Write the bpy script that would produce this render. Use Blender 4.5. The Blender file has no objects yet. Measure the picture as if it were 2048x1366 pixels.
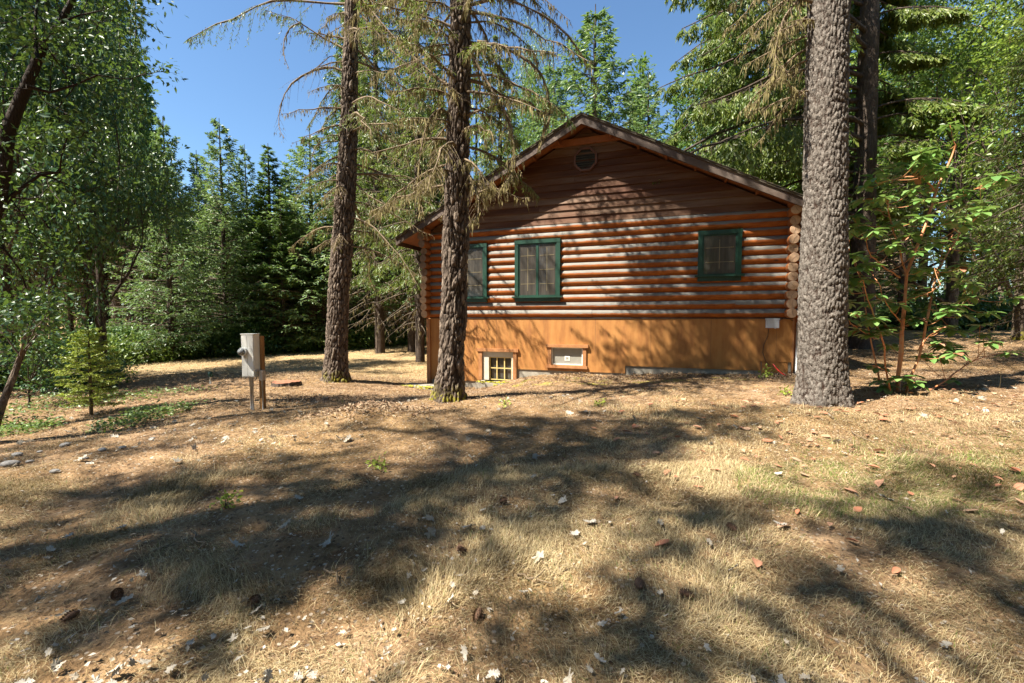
import bpy, math, random
import numpy as np
from mathutils import Vector

R = math.radians
rng = np.random.default_rng(7)
random.seed(7)

# ------------------------------------------------------------------ camera, sky, sun
scene = bpy.context.scene
COL = scene.collection
F_PX, CAM_Z, PITCH = 910.0, 1.4, R(3.02)
cd = bpy.data.cameras.new("camera")
cd.sensor_width = 36.0
cd.lens = F_PX / 2048.0 * 36.0
cd.clip_start, cd.clip_end = 0.05, 2000
cam = bpy.data.objects.new("camera", cd)
COL.objects.link(cam)
cam.location = (0, 0, CAM_Z)
cam.rotation_euler = (R(90) - PITCH, 0, 0)
scene.camera = cam

SUN_EL = R(56.0)
SUN_H = np.array([-0.905, -0.425]); SUN_H /= np.linalg.norm(SUN_H)     # horizontal direction towards the sun
SUN = np.array([SUN_H[0] * math.cos(SUN_EL), SUN_H[1] * math.cos(SUN_EL), math.sin(SUN_EL)])
world = bpy.data.worlds.new("World")
scene.world = world
world.use_nodes = True
wt = world.node_tree
bg = wt.nodes["Background"]
sky = wt.nodes.new("ShaderNodeTexSky")
sky.sky_type = 'NISHITA'
sky.sun_disc = False
sky.sun_elevation = SUN_EL
sky.sun_rotation = math.atan2(SUN_H[0], SUN_H[1])
sky.altitude = 600
sky.air_density = 1.15
sky.dust_density = 0.4
sky.ozone_density = 0.9
bg.inputs[1].default_value = 0.050
tint = wt.nodes.new("ShaderNodeMix")
tint.data_type = 'RGBA'
tint.blend_type = 'MULTIPLY'
tint.inputs[0].default_value = 1.0
tint.inputs[7].default_value = (.80, .99, 1.12, 1)
wt.links.new(sky.outputs[0], tint.inputs[6])
wt.links.new(tint.outputs[2], bg.inputs[0])
sd = bpy.data.lights.new("sun", 'SUN')
sd.energy = 5.0
sd.angle = R(0.53)
sd.color = (1.0, 0.93, 0.80)
sun = bpy.data.objects.new("sun", sd)
COL.objects.link(sun)
sun.rotation_euler = Vector(SUN).to_track_quat('Z', 'Y').to_euler()
sun.location = (-20, -8, 40)
scene.view_settings.view_transform = 'Standard'
scene.view_settings.look = 'None'
scene.view_settings.exposure = 1.9
scene.view_settings.gamma = 1.0
cy = scene.cycles
cy.max_bounces = 6
cy.diffuse_bounces = 4
cy.glossy_bounces = 2
cy.transmission_bounces = 3
cy.transparent_max_bounces = 4
cy.caustics_reflective = False
cy.caustics_refractive = False


def ray(u, v):
    a, b = (u - 1024) / F_PX, (683 - v) / F_PX
    cp, sp = math.cos(PITCH), math.sin(PITCH)
    return np.array([a, cp + b * sp, -sp + b * cp])


def at(u, v, Y):
    """the world point at depth Y that the reference pixel (u, v) sees"""
    d = ray(u, v)
    return np.array([0, 0, CAM_Z]) + d * (Y / d[1])


# ------------------------------------------------------------------ numpy noise
_perm = np.random.default_rng(3).random(65536)


def _h(ix, iy, iz):
    return _perm[((ix * 73856093) ^ (iy * 19349663) ^ (iz * 83492791)) & 65535]


def noise3(x, y, z):
    x, y, z = np.broadcast_arrays(np.asarray(x, float), np.asarray(y, float), np.asarray(z, float))
    ix, iy, iz = np.floor(x).astype(np.int64), np.floor(y).astype(np.int64), np.floor(z).astype(np.int64)
    fx, fy, fz = x - ix, y - iy, z - iz
    fx, fy, fz = [t * t * (3 - 2 * t) for t in (fx, fy, fz)]
    r = 0
    for dx in (0, 1):
        for dy in (0, 1):
            for dz in (0, 1):
                w = (fx if dx else 1 - fx) * (fy if dy else 1 - fy) * (fz if dz else 1 - fz)
                r = r + w * _h(ix + dx, iy + dy, iz + dz)
    return r


def fbm(x, y, z, o=3):
    r, a, s = 0, 0.5, 0
    for k in range(o):
        r = r + a * noise3(x * 2 ** k + 17 * k, y * 2 ** k, z * 2 ** k)
        s += a
        a *= 0.5
    return r / s


def worley(x, y, z):
    """F1, F2 distances"""
    ix, iy, iz = np.floor(x).astype(np.int64), np.floor(y).astype(np.int64), np.floor(z).astype(np.int64)
    f1 = np.full(x.shape, 9.0); f2 = np.full(x.shape, 9.0)
    for dx in (-1, 0, 1):
        for dy in (-1, 0, 1):
            for dz in (-1, 0, 1):
                a, b, c = ix + dx, iy + dy, iz + dz
                d = np.sqrt((a + _h(a, b, c) - x) ** 2 + (b + _h(a + 91, b, c) - y) ** 2 + (c + _h(a, b + 57, c) - z) ** 2)
                n1 = np.minimum(f1, d)
                f2 = np.where(d < f1, f1, np.minimum(f2, d))
                f1 = n1
    return f1, f2


# ------------------------------------------------------------------ ground height
CP = np.array([
    (0, 0, 0), (0, 2, 0), (-3, 2, -.03), (3, 2, .06), (0, 4.5, .06), (-3.94, 7.2, -.05), (-1.02, 7.2, .10), (-4.2, 10.8, -.10),
    (4.03, 5.9, .27), (5.5, 6.5, .34), (5.6, 9.0, .25), (4, 9.5, .19), (1.9, 10.2, .08), (.35, 10.9, -.03), (-.9, 11.2, -.36),
    (-2.1, 11.8, -.38), (-.9, 9.9, -.27), (.1, 10.1, -.13), (-2.2, 10.2, -.30), (-1.1, 8.6, -.07), (2, 9.4, .05), (-3.4, 10, -.2), (0, 8.6, .0), (-5.4, 22, .0), (-12.8, 15, -.23), (-10.4, 18, -.16), (-7.1, 7, -.25), (10, 9, .33), (17, 18, .95),
    (12.8, 16, .9), (-3, -10, 0), (5, 20, .3), (-30, 40, .2), (0, 45, .5), (30, 40, 2.2), (-40, 10, -.4), (40, 0, 1.5), (8, 3, .2),
    (-9, 2, -.15), (-6, 4, -.1), (20, -20, .5), (-20, -20, 0), (60, 80, 3), (-60, 80, 1), (7.8, 6, .36), (0, 90, 1)], float)


def _tps(r):
    return np.where(r > 1e-9, r * r * np.log(r + 1e-12), 0)


_n = len(CP)
_A = np.zeros((_n + 3, _n + 3))
_dd = np.linalg.norm(CP[:, None, :2] - CP[None, :, :2], axis=2)
_A[:_n, :_n] = _tps(_dd) + np.eye(_n) * 0.12
_A[:_n, _n] = 1; _A[:_n, _n + 1:] = CP[:, :2]
_A[_n, :_n] = 1; _A[_n + 1:, :_n] = CP[:, :2].T
_W = np.linalg.solve(_A, np.concatenate([CP[:, 2], [0, 0, 0]]))


def gz(x, y):
    x, y = np.asarray(x, float), np.asarray(y, float)
    sh = x.shape
    X, Y = np.clip(x.ravel(), -70, 70), np.clip(y.ravel(), -30, 95)
    out = np.empty(X.shape)
    for s in range(0, len(X), 20000):
        r = np.sqrt((X[s:s + 20000, None] - CP[None, :, 0]) ** 2 + (Y[s:s + 20000, None] - CP[None, :, 1]) ** 2)
        out[s:s + 20000] = _tps(r) @ _W[:_n] + _W[_n] + _W[_n + 1] * X[s:s + 20000] + _W[_n + 2] * Y[s:s + 20000]
    out += (fbm(X * .9, Y * .9, 0.3) - .5) * .10 + (fbm(X * 3.1, Y * 3.1, 5.3, 2) - .5) * .045
    for mx, my, mr, mh in ((-1.95, 6.1, .45, .13), (3.4, 5.2, .5, .08), (-5.2, 7.9, .8, .1)):
        out += mh * np.exp(-((X - mx) ** 2 + (Y - my) ** 2) / mr ** 2)
    return out.reshape(sh)


def gzs(x, y):
    return float(gz(np.array([x]), np.array([y]))[0])


# ------------------------------------------------------------------ mesh building
def nrm(a):
    return a / (np.linalg.norm(a, axis=-1, keepdims=True) + 1e-12)


class MB:
    def __init__(s):
        s.V, s.F, s.n, s.attr = [], [], 0, []

    def add(s, v, f, mat=0, smooth=False, attr=None):
        v = np.array(v, float).reshape(-1, 3)
        f = np.asarray(f, np.int64)
        if len(f) == 0: return
        s.V.append(v)
        s.F.append((f + s.n, mat, smooth))
        s.attr.append(np.zeros(len(v)) if attr is None else np.asarray(attr, float))
        s.n += len(v)

    def box(s, lo, hi, mat=0, M=None):
        x0, y0, z0 = lo; x1, y1, z1 = hi
        v = np.array([(x0, y0, z0), (x1, y0, z0), (x1, y1, z0), (x0, y1, z0), (x0, y0, z1), (x1, y0, z1), (x1, y1, z1), (x0, y1, z1)], float)
        if M is not None: v = M(v)
        s.add(v, [(0, 3, 2, 1), (4, 5, 6, 7), (0, 1, 5, 4), (1, 2, 6, 5), (2, 3, 7, 6), (3, 0, 4, 7)], mat)

    def prism(s, poly, y0, y1, mat=0, M=None):
        """poly: (x, z) outline extruded along y"""
        n = len(poly)
        v = np.array([(p[0], y0, p[1]) for p in poly] + [(p[0], y1, p[1]) for p in poly], float)
        if M is not None: v = M(v)
        s.add(v, [(i, (i + 1) % n, (i + 1) % n + n, i + n) for i in range(n)], mat)
        s.V.append(v.copy()); s.attr.append(np.zeros(len(v)))
        s.F.append((np.array([tuple(range(n))[::-1]]) + s.n, mat, False))
        s.F.append((np.array([tuple(range(n, 2 * n))]) + s.n, mat, False))
        s.n += len(v)

    def tubes(s, P, Rr, sides=5, mat=0, cap=True, smooth=True):
        """P [n,k,3], Rr [n,k]"""
        P = np.asarray(P, float)
        if P.ndim == 2: P = P[None]
        Rr = np.asarray(Rr, float)
        if Rr.ndim == 1: Rr = Rr[None]
        n, k, _ = P.shape
        T = np.gradient(P, axis=1)
        T = nrm(T)
        ref = np.where(np.abs(T[:, :1, 2:3]) > .8, np.array([1., .1, 0]), np.array([0, .1, 1.]))
        A = nrm(np.cross(T, np.broadcast_to(ref, T.shape)))
        B = np.cross(T, A)
        th = np.arange(sides) / sides * 2 * math.pi
        ring = A[:, :, None] * np.cos(th)[None, None, :, None] + B[:, :, None] * np.sin(th)[None, None, :, None]
        v = P[:, :, None] + ring * Rr[:, :, None, None]
        base = (np.arange(n)[:, None, None] * k + np.arange(k - 1)[None, :, None]) * sides
        j = np.arange(sides)[None, None, :]
        j2 = (j + 1) % sides
        f = np.stack([base + j, base + j2, base + sides + j2, base + sides + j], -1).reshape(-1, 4)
        s.add(v, f, mat, smooth)
        if cap:
            off = s.n - n * k * sides
            for e in (0, k - 1):
                idx = (np.arange(n) * k + e)[:, None] * sides + np.arange(sides)[None]
                s.F.append((idx[:, ::-1] + off if e else idx + off, mat, False))

    def cards(s, P, D, N, L, W, mat=0, wide=.45, bend=0.0):
        P, D, N = np.asarray(P), nrm(np.asarray(D)), np.asarray(N)
        L, W = np.asarray(L)[:, None], np.asarray(W)[:, None]
        S = nrm(np.cross(D, N))
        U = np.cross(S, D)
        v = np.stack([P, P + D * L * wide + S * W / 2, P + D * L - U * L * bend, P + D * L * wide - S * W / 2], 1)
        n = len(P)
        s.add(v, np.arange(n * 4).reshape(n, 4), mat)

    def build(s, name, mats, parent=None, attr=None):
        me = bpy.data.meshes.new(name)
        V = np.concatenate(s.V)
        me.vertices.add(len(V))
        me.vertices.foreach_set("co", V.astype(np.float32).ravel())
        sizes = np.concatenate([np.full(len(f), f.shape[1]) for f, _, _ in s.F])
        loops = np.concatenate([f.ravel() for f, _, _ in s.F])
        starts = np.concatenate([[0], np.cumsum(sizes)[:-1]])
        me.loops.add(len(loops))
        me.loops.foreach_set("vertex_index", loops.astype(np.int32))
        me.polygons.add(len(sizes))
        me.polygons.foreach_set("loop_start", starts.astype(np.int32))
        me.polygons.foreach_set("material_index", np.concatenate([np.full(len(f), m) for f, m, _ in s.F]).astype(np.int32))
        me.polygons.foreach_set("use_smooth", np.concatenate([np.full(len(f), sm) for f, _, sm in s.F]))
        if attr:
            a = me.attributes.new(attr, 'FLOAT', 'POINT')
            a.data.foreach_set("value", np.concatenate(s.attr).astype(np.float32))
        me.update(calc_edges=True)
        for m in (mats if isinstance(mats, (list, tuple)) else [mats]): me.materials.append(m)
        o = bpy.data.objects.new(name, me)
        COL.objects.link(o)
        if parent: o.parent = parent
        return o


def tag(o, label=None, cat=None, group=None, kind=None):
    if label: o['label'] = label
    if cat: o['category'] = cat
    if group: o['group'] = group
    if kind: o['kind'] = kind
    return o


def thing(name, loc, label, cat, group=None, rz=0):
    o = bpy.data.objects.new(name, None)
    o.empty_display_size = .2
    COL.objects.link(o)
    o.location = loc
    o.rotation_euler = (0, 0, rz)
    return tag(o, label, cat, group)


def copy_tree(o, label=None, parent=None):
    c = o.copy()
    COL.objects.link(c)
    c.parent = parent
    for ch in o.children: copy_tree(ch, None, c)
    if label: c['label'] = label
    return c


# ------------------------------------------------------------------ materials
def _m(name):
    m = bpy.data.materials.new(name)
    m.use_nodes = True
    nt = m.node_tree
    return m, nt, nt.nodes["Principled BSDF"]


def ramp(nt, fac, cols, pos=None):
    r = nt.nodes.new("ShaderNodeValToRGB")
    el = r.color_ramp.elements
    pos = pos or [i / (len(cols) - 1) for i in range(len(cols))]
    while len(el) < len(cols): el.new(0.5)
    for e, p, c in zip(el, pos, cols):
        e.position = p
        e.color = (*c, 1)
    nt.links.new(fac, r.inputs[0])
    return r.outputs[0]


def coords(nt, scale=(1, 1, 1), space="Object"):
    tc = nt.nodes.new("ShaderNodeTexCoord")
    mp = nt.nodes.new("ShaderNodeMapping")
    mp.inputs["Scale"].default_value = scale
    nt.links.new(tc.outputs[space], mp.inputs[0])
    return mp.outputs[0]


def ntex(nt, vec, scale, detail=4, rough=.6, dist=0):
    n = nt.nodes.new("ShaderNodeTexNoise")
    n.inputs["Scale"].default_value = scale
    n.inputs["Detail"].default_value = detail
    n.inputs["Roughness"].default_value = rough
    n.inputs["Distortion"].default_value = dist
    nt.links.new(vec, n.inputs["Vector"])
    return n.outputs["Fac"]


def vtex(nt, vec, scale, feature='F1'):
    n = nt.nodes.new("ShaderNodeTexVoronoi")
    n.feature = feature
    n.inputs["Scale"].default_value = scale
    nt.links.new(vec, n.inputs["Vector"])
    return n


def mixc(nt, fac, a, b, mode='MIX'):
    n = nt.nodes.new("ShaderNodeMix")
    n.data_type = 'RGBA'
    n.blend_type = mode
    for s, x in ((0, fac), (6, a), (7, b)):
        if hasattr(x, 'links') or hasattr(x, 'is_output'): nt.links.new(x, n.inputs[s])
        elif s == 0: n.inputs[0].default_value = x
        else: n.inputs[s].default_value = (*x, 1)
    return n.outputs[2]


def math_(nt, op, a, b=None, clamp=False):
    n = nt.nodes.new("ShaderNodeMath")
    n.operation = op
    n.use_clamp = clamp
    for i, x in enumerate((a, b)):
        if x is None: continue
        if hasattr(x, 'is_output'): nt.links.new(x, n.inputs[i])
        else: n.inputs[i].default_value = x
    return n.outputs[0]


def bump(nt, b, h, strength=.5, dist=.01):
    n = nt.nodes.new("ShaderNodeBump")
    n.inputs["Strength"].default_value = strength
    n.inputs["Distance"].default_value = dist
    nt.links.new(h, n.inputs["Height"])
    nt.links.new(n.outputs[0], b.inputs["Normal"])


def surf(name, cols, scale=4, rough=.8, stretch=(1, 1, 1), bmp=.3, bdist=.004, detail=6, metallic=0, pos=None, coat=0, spec=.5):
    m, nt, b = _m(name)
    c = coords(nt, stretch)
    f = ntex(nt, c, scale, detail, .65)
    nt.links.new(ramp(nt, f, cols, pos or [.3 + .4 * i / (len(cols) - 1) for i in range(len(cols))]), b.inputs["Base Color"])
    b.inputs["Roughness"].default_value = rough
    b.inputs["Metallic"].default_value = metallic
    b.inputs["Coat Weight"].default_value = coat
    b.inputs["Specular IOR Level"].default_value = spec
    if bmp:
        bump(nt, b, ntex(nt, c, scale * 4, 5, .7), bmp, bdist)
    return m


def leafmat(name, cols, trans=.35, rough=.45, spec=.5, hue=.0):
    """foliage: colour differs leaf by leaf and clump by clump, some light passes through"""
    m, nt, b = _m(name)
    geo = nt.nodes.new("ShaderNodeNewGeometry")
    c = coords(nt, (1, 1, 1))
    oi = nt.nodes.new("ShaderNodeObjectInfo")
    f = math_(nt, 'ADD', math_(nt, 'MULTIPLY', geo.outputs["Random Per Island"], .55), math_(nt, 'MULTIPLY', ntex(nt, c, 1.3, 2), .45))
    f = math_(nt, 'ADD', f, math_(nt, 'MULTIPLY', math_(nt, 'SUBTRACT', oi.outputs["Random"], .5), .25), True)
    col = ramp(nt, f, cols)
    nt.links.new(col, b.inputs["Base Color"])
    b.inputs["Roughness"].default_value = rough
    b.inputs["Specular IOR Level"].default_value = spec
    tr = nt.nodes.new("ShaderNodeBsdfTranslucent")
    nt.links.new(mixc(nt, .35, col, (.26, .36, .04), 'MIX'), tr.inputs[0])
    mx = nt.nodes.new("ShaderNodeMixShader")
    mx.inputs[0].default_value = trans
    out = nt.nodes["Material Output"]
    nt.links.new(b.outputs[0], mx.inputs[1])
    nt.links.new(tr.outputs[0], mx.inputs[2])
    nt.links.new(mx.outputs[0], out.inputs[0])
    return m


def drymat(name, cols, trans=.2):
    m, nt, b = _m(name)
    geo = nt.nodes.new("ShaderNodeNewGeometry")
    oi = nt.nodes.new("ShaderNodeObjectInfo")
    f = math_(nt, 'FRACT', math_(nt, 'ADD', geo.outputs["Random Per Island"], oi.outputs["Random"]))
    c = ramp(nt, f, cols)
    n = ntex(nt, coords(nt, (1, 1, 1)), 30, 4)
    c = mixc(nt, math_(nt, 'MULTIPLY', n, .5), c, tuple(x * .55 for x in cols[0]))
    nt.links.new(c, b.inputs["Base Color"])
    b.inputs["Roughness"].default_value = .85
    b.inputs["Specular IOR Level"].default_value = .25
    tr = nt.nodes.new("ShaderNodeBsdfTranslucent")
    nt.links.new(c, tr.inputs[0])
    mx = nt.nodes.new("ShaderNodeMixShader")
    mx.inputs[0].default_value = trans
    nt.links.new(b.outputs[0], mx.inputs[1]); nt.links.new(tr.outputs[0], mx.inputs[2])
    nt.links.new(mx.outputs[0], nt.nodes["Material Output"].inputs[0])
    return m


def barkmat(name, cols, vs=(1, 1, .35), scale=14, bstr=.8, bdist=.02, moss=None, plate=None):
    m, nt, b = _m(name)
    c = coords(nt, vs)
    n1 = ntex(nt, c, scale, 6, .7, .6)
    v = vtex(nt, c, scale * 1.6, 'DISTANCE_TO_EDGE').outputs["Distance"]
    col = ramp(nt, n1, cols, [.3, .5, .68][:len(cols)])
    if moss:
        tc = nt.nodes.new("ShaderNodeTexCoord")
        sx = nt.nodes.new("ShaderNodeSeparateXYZ")
        nt.links.new(tc.outputs["Object"], sx.inputs[0])
        k = math_(nt, 'MULTIPLY', math_(nt, 'SUBTRACT', .32, sx.outputs[2]), 4.0, True)
        k = math_(nt, 'MULTIPLY', k, math_(nt, 'GREATER_THAN', ntex(nt, coords(nt), 9, 4), .5))
        col = mixc(nt, k, col, moss)
    if plate:                                     # flakes are greyer than the inner bark in the cracks
        at_ = nt.nodes.new("ShaderNodeAttribute")
        at_.attribute_name = "plate"
        pf = ramp(nt, at_.outputs["Fac"], [(0, 0, 0), (1, 1, 1)], [.15, .6])
        col = mixc(nt, pf, plate, col)
    nt.links.new(col, b.inputs["Base Color"])
    b.inputs["Roughness"].default_value = .9
    b.inputs["Specular IOR Level"].default_value = .2
    h = math_(nt, 'ADD', math_(nt, 'MULTIPLY', math_(nt, 'MINIMUM', v, .25), 2.0), n1)
    bump(nt, b, h, bstr, bdist)
    return m


M = {}
M['bark'] = barkmat('fir_bark', [(.03, .022, .016), (.09, .067, .05), (.22, .172, .13)], moss=(.17, .15, .02))
M['bark_near'] = barkmat('near_fir_bark', [(.045, .034, .026), (.12, .09, .07), (.27, .215, .165)], moss=(.17, .15, .02), plate=(.028, .018, .012))
M['bark_pine'] = barkmat('pine_bark', [(.065, .055, .046), (.13, .112, .096), (.215, .19, .167)], (1, 1, .6), 26, .7, .012, plate=(.032, .018, .012))
M['bark_dark'] = barkmat('dark_bark', [(.035, .025, .02), (.07, .052, .04), (.13, .10, .08)], bdist=.02)
M['twig'] = surf('twig_wood', [(.06, .045, .03), (.14, .105, .07)], 20, .9, bmp=0)
M['dead_twig'] = surf('dead_twig_wood', [(.085, .058, .036), (.22, .16, .095)], 20, .9, bmp=0)
M['needle'] = leafmat('fir_needles', [(.025, .075, .02), (.075, .155, .033), (.165, .235, .05)], .38)
M['needle_y'] = leafmat('light_fir_needles', [(.04, .085, .016), (.11, .16, .026), (.235, .25, .045)], .4)
M['needle_b'] = leafmat('blue_fir_needles', [(.05, .12, .045), (.125, .215, .075), (.235, .31, .11)], .4)
M['needle_d'] = leafmat('dark_fir_needles', [(.02, .065, .02), (.05, .115, .025), (.10, .17, .035)], .25)
M['sapling'] = leafmat('sapling_needles', [(.20, .27, .04), (.33, .40, .06), (.45, .48, .10)], .4)
M['leaf'] = leafmat('broad_leaves', [(.012, .05, .014), (.034, .092, .022), (.09, .165, .04)], .25, .42, .5)
M['leaf_y'] = leafmat('light_broad_leaves', [(.06, .13, .02), (.15, .235, .035), (.28, .35, .065)], .45, .4)
M['leaf_m'] = leafmat('madrone_leaves', [(.06, .15, .04), (.13, .25, .065), (.24, .34, .12)], .28, .3, .6)
M['leaf_s'] = leafmat('shrub_leaves', [(.06, .11, .025), (.11, .18, .04), (.2, .25, .07)], .3, .5)
M['moss'] = drymat('hanging_lichen', [(.18, .15, .06), (.28, .235, .10), (.38, .32, .16)], .35)
M['madrone_bark'] = surf('madrone_bark', [(.28, .09, .035), (.50, .20, .08), (.42, .27, .14)], 9, .6)
M['straw'] = drymat('dry_grass', [(.17, .12, .055), (.43, .33, .17), (.70, .58, .35), (.29, .21, .10)], .25)
M['green_grass'] = drymat('green_grass', [(.10, .15, .03), (.2, .25, .05)], .3)
M['litter'] = drymat('needle_litter', [(.13, .07, .038), (.28, .175, .105), (.44, .34, .225), (.065, .038, .024)], .05)
M['oak_leaf'] = drymat('pale_dry_leaf', [(.34, .30, .24), (.52, .48, .42), (.42, .36, .28)], .15)
M['red_leaf'] = drymat('rusty_dry_leaf', [(.36, .14, .075), (.48, .24, .15), (.46, .32, .21)], .15)
M['cone'] = surf('cone_scales', [(.07, .035, .02), (.22, .12, .07)], 60, .85)
M['rock'] = surf('grey_stone', [(.16, .15, .14), (.34, .32, .30)], 6, .9, bmp=.6, bdist=.01)


# ------------------------------------------------------------------ ground
def make_ground():
    def axis(lo, hi, c0, c1, fine):
        a = [c0]
        st = fine
        while a[-1] < c1: a.append(a[-1] + fine)
        st = fine
        while a[-1] < hi: st *= 1.12; a.append(a[-1] + min(st, 12))
        b = []
        x, st = c0, fine
        while x > lo: st *= 1.12; x -= min(st, 12); b.append(x)
        return np.array(b[::-1] + a)
    xs, ys = axis(-260, 260, -9, 9, .07), axis(-150, 320, 1.2, 12, .07)
    X, Y = np.meshgrid(xs, ys)
    Z = gz(X, Y)
    near = (np.abs(X) < 12) & (Y > 0) & (Y < 14)
    Z = Z + np.where(near, (fbm(X * 9, Y * 9, 2.2, 3) - .5) * .04, 0)
    # the hollow in front of the basement window
    nx, ny = len(xs), len(ys)
    i = np.arange(ny - 1)[:, None] * nx + np.arange(nx - 1)[None]
    f = np.stack([i, i + 1, i + nx + 1, i + nx], -1).reshape(-1, 4)
    mb = MB()
    mb.add(np.stack([X, Y, Z], -1), f, 0, True)
    m, nt, b = _m('forest_floor')
    c = coords(nt)
    big = ntex(nt, c, .55, 4, .6, .3)
    mid = ntex(nt, c, 3.5, 6, .7, .5)
    fine = ntex(nt, c, 45, 5, .75)
    needle = ramp(nt, mid, [(.09, .058, .034), (.24, .165, .098), (.41, .31, .205)], [.3, .5, .72])
    straw = ramp(nt, mid, [(.10, .066, .034), (.225, .155, .08), (.35, .255, .14)], [.3, .5, .72])
    tc = nt.nodes.new("ShaderNodeTexCoord")
    sx = nt.nodes.new("ShaderNodeSeparateXYZ")
    nt.links.new(tc.outputs["Object"], sx.inputs[0])
    lawn = math_(nt, 'MULTIPLY', math_(nt, 'SUBTRACT', sx.outputs[1], 11.5), .4, True)
    lawn = math_(nt, 'MULTIPLY', lawn, math_(nt, 'MULTIPLY', math_(nt, 'SUBTRACT', 2.0, sx.outputs[0]), .5, True))
    sf = ramp(nt, big, [(0, 0, 0), (1, 1, 1)], [.42, .58])
    col = mixc(nt, sf, needle, straw)
    col = mixc(nt, lawn, col, ramp(nt, mid, [(.17, .125, .065), (.33, .25, .14), (.44, .35, .21)], [.3, .5, .72]))
    col = mixc(nt, math_(nt, 'MULTIPLY', fine, .75), col, (.45, .32, .2), 'OVERLAY')
    # pale crumbs and dark crumbs of litter
    v = vtex(nt, c, 38)
    rnd = nt.nodes.new("ShaderNodeSeparateColor")
    nt.links.new(v.outputs["Color"], rnd.inputs[0])
    k = math_(nt, 'MULTIPLY', math_(nt, 'GREATER_THAN', rnd.outputs[0], .86), math_(nt, 'LESS_THAN', v.outputs["Distance"], .4))
    col = mixc(nt, math_(nt, 'MULTIPLY', k, .7), col, (.50, .42, .33))
    k2 = math_(nt, 'MULTIPLY', math_(nt, 'GREATER_THAN', rnd.outputs[1], .84), math_(nt, 'LESS_THAN', v.outputs["Distance"], .45))
    col = mixc(nt, math_(nt, 'MULTIPLY', k2, .7), col, (.05, .03, .02))
    # yellow-green moss by the cabin wall
    dx = math_(nt, 'ABSOLUTE', math_(nt, 'SUBTRACT', sx.outputs[0], 2.6))
    dy = math_(nt, 'ABSOLUTE', math_(nt, 'SUBTRACT', math_(nt, 'ADD', sx.outputs[1], math_(nt, 'MULTIPLY', sx.outputs[0], .33)), 10.25))
    mk = math_(nt, 'MULTIPLY', math_(nt, 'LESS_THAN', dx, 2.6), math_(nt, 'LESS_THAN', dy, .45))
    mk = math_(nt, 'MULTIPLY', mk, ramp(nt, ntex(nt, c, 2.4, 5, .7), [(0, 0, 0), (1, 1, 1)], [.50, .62]))
    col = mixc(nt, math_(nt, 'MULTIPLY', mk, .7), col, (.30, .28, .04))
    nt.links.new(col, b.inputs["Base Color"])
    b.inputs["Roughness"].default_value = .95
    b.inputs["Specular IOR Level"].default_value = .15
    bump(nt, b, math_(nt, 'ADD', fine, math_(nt, 'MULTIPLY', v.outputs["Distance"], .6)), .9, .025)
    o = mb.build('ground', m)
    tag(o, 'forest floor of brown needles and dry straw grass', 'ground', kind='structure')


make_ground()
# ------------------------------------------------------------------ log cabin
E = np.array([.9425, -.3342, 0]); NI = np.array([.3342, .9425, 0]); O0 = np.array([-2.116, 11.886, 0])
CAB_RZ = math.atan2(E[1], E[0])


def wallpt(u, v, y=0.0):
    """local (x, z) on the cabin's front plane at local depth y"""
    d = ray(u, v)
    c = np.array([0, 0, CAM_Z])
    p0 = O0 + NI * y
    t = np.dot(p0 - c, NI) / np.dot(d, NI)
    p = c + d * t - O0
    return float(np.dot(p, E)), float(p[2])


WL, ZL, PITCHL, NLOG = 8.22, 1.40, .182, 12
APX, APZ, SL = 4.02, 5.80, .508
EXL, EXR = -.69, 8.72


def roofz(x):
    return APZ - SL * abs(x - APX)


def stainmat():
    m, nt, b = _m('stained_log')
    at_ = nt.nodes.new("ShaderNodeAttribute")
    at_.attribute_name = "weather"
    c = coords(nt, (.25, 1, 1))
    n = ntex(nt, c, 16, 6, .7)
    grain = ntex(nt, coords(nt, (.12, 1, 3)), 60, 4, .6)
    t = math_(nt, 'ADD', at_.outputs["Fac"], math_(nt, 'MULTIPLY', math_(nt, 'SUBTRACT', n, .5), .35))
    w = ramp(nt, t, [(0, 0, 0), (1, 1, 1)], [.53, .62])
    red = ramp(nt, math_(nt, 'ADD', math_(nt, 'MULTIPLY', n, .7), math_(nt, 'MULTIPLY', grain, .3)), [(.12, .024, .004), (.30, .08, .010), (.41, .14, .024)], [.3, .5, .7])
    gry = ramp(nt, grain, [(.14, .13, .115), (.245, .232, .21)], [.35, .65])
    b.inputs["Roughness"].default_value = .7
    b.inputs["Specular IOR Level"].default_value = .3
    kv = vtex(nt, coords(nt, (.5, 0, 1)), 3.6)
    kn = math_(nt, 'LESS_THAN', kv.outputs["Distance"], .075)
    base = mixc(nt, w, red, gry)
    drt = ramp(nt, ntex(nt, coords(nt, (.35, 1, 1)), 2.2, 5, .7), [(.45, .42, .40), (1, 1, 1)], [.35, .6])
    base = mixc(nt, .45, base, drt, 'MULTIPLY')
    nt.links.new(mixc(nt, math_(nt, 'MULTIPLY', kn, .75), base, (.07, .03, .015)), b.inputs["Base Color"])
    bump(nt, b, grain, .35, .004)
    return m


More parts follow.
